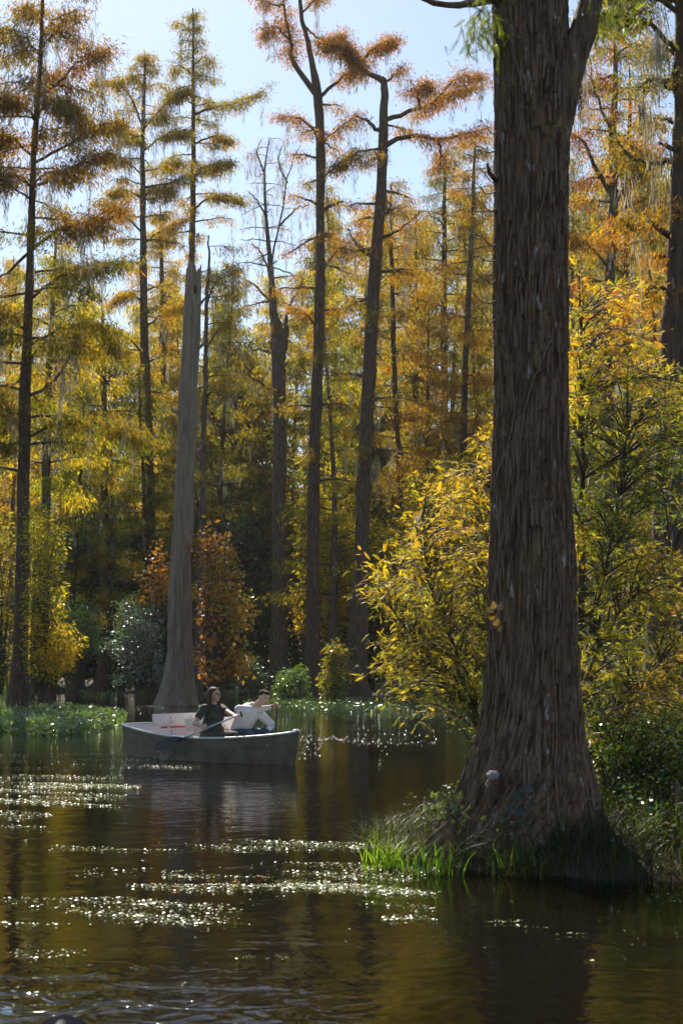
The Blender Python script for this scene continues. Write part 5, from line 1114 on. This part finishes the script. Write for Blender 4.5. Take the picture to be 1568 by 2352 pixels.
def head_shape(bm, H, s=1.0):
    def P(x, y, z): return tuple(H @ Vector((x * s, y * s, z * s)))
    R3 = H.to_3x3().to_4x4()
    ellip(bm, P(-.012, 0, .025), (.098 * s, .078 * s, .092 * s), R3); ellip(bm, P(.022, 0, -.035), (.068 * s, .058 * s, .078 * s), R3)
    ellip(bm, P(.055, 0, -.085), (.028 * s, .03 * s, .024 * s), R3); ellip(bm, P(.075, 0, .032), (.022 * s, .055 * s, .013 * s), R3)
    capsule(bm, P(.085, 0, .012), P(.104, 0, -.022), .009 * s, .015 * s, 8)
    for y in (-1, 1):
        ellip(bm, P(-.008, y * .078, -.008), (.020 * s, .011 * s, .032 * s), R3); ellip(bm, P(.052, y * .036, -.025), (.032 * s, .024 * s, .024 * s), R3)
def face_parts(root, H, s=1.0, brow=M_HAIRM):
    def sph(name, p, r, m):
        bm = bmesh.new(); ellip(bm, (0, 0, 0), r, H.to_3x3().to_4x4()); me = bpy.data.meshes.new(name); bm.to_mesh(me); bm.free(); me.materials.append(m); o = link(name, me, root); o.location = H @ Vector(p); return o
    for y in (-1, 1):
        e = sph('eye', (.074 * s, y * .031 * s, .006 * s), (.011 * s, .015 * s, .009 * s), M_EYE); sph('eyebrow', (.087 * s, y * .033 * s, .031 * s), (.007 * s, .024 * s, .005 * s), brow)
        i = sph('iris', (.084 * s, y * .031 * s, .006 * s), (.003 * s, .0065 * s, .0065 * s), M_IRIS)
    sph('mouth', (.083 * s, 0, -.056 * s), (.010 * s, .023 * s, .0075 * s), M_LIP)
def person_woman():
    s_, lat, zs = 1.93, -.30, .30; seat = S0 + A * s_ + B * lat + np.array([0, 0, zs]); root = empty('person', seat, -TH)
    tag(root, 'seated woman with long brown hair and glasses, dark dotted short-sleeved dress, pulling a paddle', 'person')
    hl = tolocal(boat_ray(541, 1645, -.30), seat); hr = tolocal(boat_ray(470, 1672, -.66), seat)
    tip = tolocal(boat_ray(357, 1722, -.98), seat); neck = Vector((.02, 0, .60)); hc = Vector((.055, .0, .745)); H = head_frame(hc, (1, .12, .03), 0)
    shR, shL = (.01, -.185, .535), (.01, .185, .535); e1 = ik(shR, hr, .285, .25, (-1, -.5, -.5)); e2 = ik(shL, hl, .285, .25, (0, .8, -.9))
    ax = Vector(hl) - Vector(hr)
    hrw = Vector(hr) + (Vector(e1) - Vector(hr)).normalized() * .07; hlw = Vector(hl) + (Vector(e2) - Vector(hl)).normalized() * .07
    def body(bm):
        head_shape(bm, H); capsule(bm, neck - Vector((0, 0, .08)), hc + Vector((-.015, 0, -.05)), .062, .055)
        capsule(bm, (0, 0, .12), (.01, 0, .48), .13, .12, sq=1.0); capsule(bm, shR, shL, .062, .062)
        for sh, e, wv in ((shR, e1, hrw), (shL, e2, hlw)): capsule(bm, sh, e, .052, .042); capsule(bm, e, wv, .042, .027)
        fingers(bm, hrw, Vector(hr) - hrw, ax, 1.0, 1); fingers(bm, hlw, Vector(hl) - hlw, ax, 1.0, -1)
        for y in (-1, 1): capsule(bm, (0, y * .09, .09), (.42, y * .12, .10), .085, .06); capsule(bm, (.42, y * .12, .10), (.52, y * .12, -.20), .055, .038); capsule(bm, (.50, y * .12, -.215), (.63, y * .12, -.225), .034, .028)
    b = fused('body', body, M_SKIN, root, .008, 3)
    def dress(bm):
        capsule(bm, (-.01, 0, .10), (.01, 0, .36), .185, .145); capsule(bm, (.01, 0, .34), (.015, 0, .50), .15, .125); ellip(bm, (.04, 0, .16), (.18, .19, .15)); ellip(bm, (.09, -.075, .39), (.075, .08, .08)); ellip(bm, (.09, .075, .39), (.075, .08, .08))
        capsule(bm, (.0, -.17, .53), (.0, .17, .53), .074, .074)
        for sh, e in ((shR, e1), (shL, e2)): m = Vector(sh).lerp(Vector(e), .55); capsule(bm, sh, m, .066, .064)
        for y in (-1, 1): capsule(bm, (0, y * .09, .09), (.40, y * .12, .10), .108, .085)
    fused('dress', dress, M_DRESS, root, .010, 4)
    def hair(bm):
        R3 = H.to_3x3().to_4x4(); ellip(bm, H @ Vector((-.028, 0, .035)), (.098, .088, .095), R3)
        capsule(bm, H @ Vector((-.06, 0, .0)), H @ Vector((-.085, 0, -.13)), .075, .055)
        for y in (-1, 1): capsule(bm, H @ Vector((-.02, y * .078, .02)), H @ Vector((.0, y * .105, -.15)), .026, .028); capsule(bm, H @ Vector((.0, y * .105, -.15)), H @ Vector((.03, y * .12, -.225)), .028, .012); capsule(bm, H @ Vector((-.05, y * .08, -.10)), H @ Vector((-.06, y * .12, -.21)), .035, .016)
        capsule(bm, H @ Vector((.035, -.055, .088)), H @ Vector((.035, .055, .088)), .022, .022)
    fused('hair', hair, M_HAIRW, root, .009, 2); face_parts(root, H, 1.0, M_HAIRW)
    g = empty('glasses_dummy', (0, 0, 0)); bpy.data.objects.remove(g)
    T = Tubes()
    for y in (-1, 1):
        c = Vector((.098, y * .034, .004)); T.add(np.array([H @ (c + Vector((0, .026 * math.cos(a), .020 * math.sin(a)))) for a in np.linspace(0, 2 * math.pi, 17)]), .0028, 5, cap=False); T.add(np.array([H @ Vector((.096, y * .06, .012)), H @ Vector((.0, y * .086, .008))]), .0028, 5)
    T.add(np.array([H @ Vector((.1, -.01, .008)), H @ Vector((.1, .01, .008))]), .0025, 5); o = link('glasses', T.mesh('glasses', M_BLACK)); o.location = root.location; o.rotation_euler = root.rotation_euler; tag(o, "thin dark-framed glasses on the woman's face", 'glasses')
    # paddle
    up = Vector(hl) + ax.normalized() * .09; sh_end = Vector(hl) + (Vector(tip) - Vector(hl)).normalized() * ((Vector(tip) - Vector(hl)).length * .66); paddle(root, up, sh_end, Vector(tip), paint('aluminium_shaft', (.55, .58, .62), .3, metal=.7, var=.08), M_BLACK, 'paddle with a silver shaft and black blade, held by the woman', Vector((.69, -.73, .2)))
    return root
def paddle(frame, top, neckp, tip, m_sh, m_bl, label, normal_hint, width=.20):
    root = empty('paddle', frame.location); root.rotation_euler = frame.rotation_euler; tag(root, label, 'paddle', 'paddles')
    T = Tubes(); T.add(np.array([top, top.lerp(neckp, .5), neckp]), .0165, 10); link('shaft', T.mesh('shaft', m_sh), root)
    ax = (tip - top).normalized(); sd_ = ax.cross(normal_hint).normalized(); n = sd_.cross(ax).normalized(); T = Tubes(); T.add(np.array([top - sd_ * .045, top, top + sd_ * .045]), [.016, .018, .016], 8); link('grip', T.mesh('grip', M_BLACK), root)
    bm = bmesh.new(); L = (tip - neckp).length; prof = [(-.12, .016), (0, .022), (.12, .05), (.3, .085), (.6, .105), (.85, .10), (.97, .07), (1.0, .03)]; rows = []
    for f, w_ in prof:
        c = neckp + ax * L * f; ww = w_ * width / .2; th_ = .014 if f < .2 else .007
        rows.append([bm.verts.new(c - sd_ * ww), bm.verts.new(c + n * (th_ + .006)), bm.verts.new(c + sd_ * ww), bm.verts.new(c - n * th_)])
    for a, b in zip(rows, rows[1:]):
        for i in range(4): bm.faces.new((a[i], a[(i + 1) % 4], b[(i + 1) % 4], b[i]))
    bm.faces.new(rows[0][::-1]); bm.faces.new(rows[-1]); bmesh.ops.recalc_face_normals(bm, faces=bm.faces[:]); me = bpy.data.meshes.new('blade'); bm.to_mesh(me); bm.free(); me.materials.append(m_bl); link('blade', me, root); return root
def person_man():
    s_, lat, zs = 1.93, .28, .30; seat = S0 + A * s_ + B * lat + np.array([0, 0, zs]); root = empty('person', seat, -TH)
    tag(root, 'seated man with short dark hair, white long-sleeved top and jeans, leaning out over a paddle', 'person')
    hp = tolocal(boat_ray(635, 1622, .66), seat); low = tolocal(boat_ray(632.5, 1684, .70), seat)
    hc = Vector(tolocal(boat_ray(606, 1603, .40), seat)); chest = Vector((.18, .06, .45)); neck = chest.lerp(hc, .45)
    H = head_frame(hc, (1, -.25, -.35), -.18); shR, shL = Vector((.17, -.15, .50)), Vector((.27, .20, .43))
    e1 = ik(shR, hp, .30, .27, (0, -.3, -1)); lh = Vector((.46, .17, .16)); e2 = ik(shL, lh, .29, .26, (-.2, 1, .1)); hpv = Vector(hp)
    w1 = hpv + (Vector(e1) - hpv).normalized() * .07; 
    def body(bm):
        head_shape(bm, H, 1.02); capsule(bm, chest + Vector((.03, 0, .03)), hc - H.to_3x3() @ Vector((.02, 0, .05)), .066, .060); capsule(bm, (0, 0, .10), chest, .14, .14); capsule(bm, shR, shL, .06, .06)
        capsule(bm, shR, e1, .052, .044); capsule(bm, e1, w1, .042, .03); capsule(bm, shL, e2, .052, .044); capsule(bm, e2, lh, .042, .03)
        fingers(bm, w1, hpv - w1 + Vector((.0, 0, .01)), Vector(hp) - Vector(low), 1.08, 1); fingers(bm, lh, (.6, 0, -.5), (0, 1, 0), 1.05, -1)
        for y in (-1, 1): capsule(bm, (0, y * .1, .09), (.44, y * .17, .13), .09, .065); capsule(bm, (.44, y * .17, .13), (.52, y * .17, -.18), .058, .042); capsule(bm, (.50, y * .17, -.21), (.64, y * .17, -.22), .04, .034)
    fused('body', body, M_SKIN, root, .008, 3)
    def shirt(bm):
        capsule(bm, (-.02, 0, .10), (.06, .02, .28), .165, .165); capsule(bm, (.05, .02, .26), chest + Vector((-.01, 0, .0)), .17, .17); capsule(bm, shR, shL, .085, .08); capsule(bm, shR, shR.lerp(Vector(e1), .5), .082, .066); capsule(bm, shR.lerp(Vector(e1), .4), e1, .070, .058); capsule(bm, e1, w1 + (Vector(e1) - w1) * .12, .058, .038)
        capsule(bm, shL, e2, .078, .058); capsule(bm, e2, lh + (Vector(e2) - lh) * .12, .058, .040); capsule(bm, chest + Vector((.02, 0, .08)), chest + Vector((.05, .02, .11)), .078, .070)
    fused('sweater', shirt, M_SHIRT, root, .010, 4)
    def jeans(bm):
        capsule(bm, (-.03, 0, .09), (.03, 0, .10), .155, .155)
        for y in (-1, 1): capsule(bm, (0, y * .09, .095), (.44, y * .17, .13), .108, .082); capsule(bm, (.44, y * .17, .13), (.515, y * .17, -.17), .078, .06)
    fused('jeans', jeans, M_JEANS, root, .010, 3)
    def hair(bm):
        R3 = H.to_3x3().to_4x4(); ellip(bm, H @ Vector((-.028, 0, .042)), (.098, .085, .088), R3); ellip(bm, H @ Vector((.03, 0, .098)), (.062, .062, .026), R3); ellip(bm, H @ Vector((-.06, 0, -.01)), (.058, .072, .06), R3)
    fused('hair', hair, M_HAIRM, root, .009, 2); face_parts(root, H, 1.02)
    T = Tubes(); d = (w1 - Vector(e1)).normalized(); T.add(np.array([w1 - d * .03, w1 - d * .005]), .036, 12); link('watch_band', T.mesh('watch_band', M_BAND), root)
    for y in (-1, 1):
        def shoe(bm): ellip(bm, (.57, y * .17, -.215), (.12, .045, .032))
        fused('shoe', shoe, M_SHOE, root, .01, 1)
    d = (Vector(low) - hpv).normalized(); end = hpv + d * 1.02; paddle(root, hpv - d * .03, end, end + d * .42, paint('dark_shaft', (.03, .025, .02), .4), M_BLACK, 'upright dark-shafted paddle gripped by the man on the far side of the boat', Vector((0, 1, 0)))
person_woman(); person_man()

# drops falling from the raised blade
def drops():
    rng = np.random.default_rng(821); m, nt, out = newmat('water_drop'); p = N(nt, 'ShaderNodeBsdfPrincipled', ins={'Roughness': .02, 'IOR': 1.333, 'Transmission Weight': 1.0}); nt.links.new(p.outputs[0], out.inputs[0]); bm = bmesh.new()
    for q in range(60):
        g = boat_ray(rng.uniform(352, 385), rng.uniform(1724, 1746), -1.0); r = bmesh.ops.create_icosphere(bm, subdivisions=1, radius=rng.uniform(.004, .010)); bmesh.ops.translate(bm, verts=r['verts'], vec=(g[0], g[1], max(.01, g[2])))
    me = bpy.data.meshes.new('water_drops'); bm.to_mesh(me); bm.free(); me.materials.append(m); tag(link('water_drops', me), kind='stuff', label='drops falling from the raised black blade')
drops()

# ------------------------------------------------------------------ the rounded bow just in front of the camera
def near_bow():
    T = Tubes(); tip = W(150, 2322, 3.6); m = paint('dark_blue_grey_plastic', (.012, .012, .018), 1.0, spec=.0, var=.1)
    root = empty('kayak', (tip[0] + .3, 1.6, 0)); tag(root, 'rounded dark bow of another boat cut off by the bottom left edge', 'boat'); O = np.array(root.location)
    y = np.linspace(-1.2, 3.85, 40); s = (y + 1.2) / 5.05; hw = .34 * np.sqrt(np.clip(1 - (2 * s - 1) ** 4, 0.0, 1)) * (1 - .30 * s) + .004; zt = np.interp(y, [-1.2, 2, 3.3, 3.6, 3.85], [.3, .34, tip[2] - .05, tip[2] - .003, tip[2] - .09]); xc = tip[0] + (3.6 - y) * .12
    k = 20; a = np.arange(k) * 2 * math.pi / k; zb = -.1; zc = (zt + zb) / 2; hz = (zt - zb) / 2 * np.clip(np.sqrt(np.clip(1 - (2 * s - 1) ** 10, 0, 1)), .02, 1)
    V = np.stack([xc[:, None] + hw[:, None] * np.cos(a), np.repeat(y[:, None], k, 1), (zt - hz)[:, None] + hz[:, None] * np.sin(a)], -1) - O; i = np.arange(39)[:, None] * k; j = np.arange(k)[None]
    F = np.stack([i + j, i + (j + 1) % k, i + k + (j + 1) % k, i + k + j], -1).reshape(-1, 4); link('hull', mesh_np('hull', V.reshape(-1, 3), [F, np.array([list(range(k))[::-1]])], m, smooth=True), root)
    T.add(np.array([[tip[0] + (3.6 - 3.3) * .12, 3.3, tip[2] - .04], [tip[0] + .02, 3.38, tip[2] + 0.0], [tip[0] + .01, 3.5, tip[2] - .01]]) - O, .012, 8); link('carry_handle', T.mesh('carry_handle', M_BLACK), root)
near_bow()
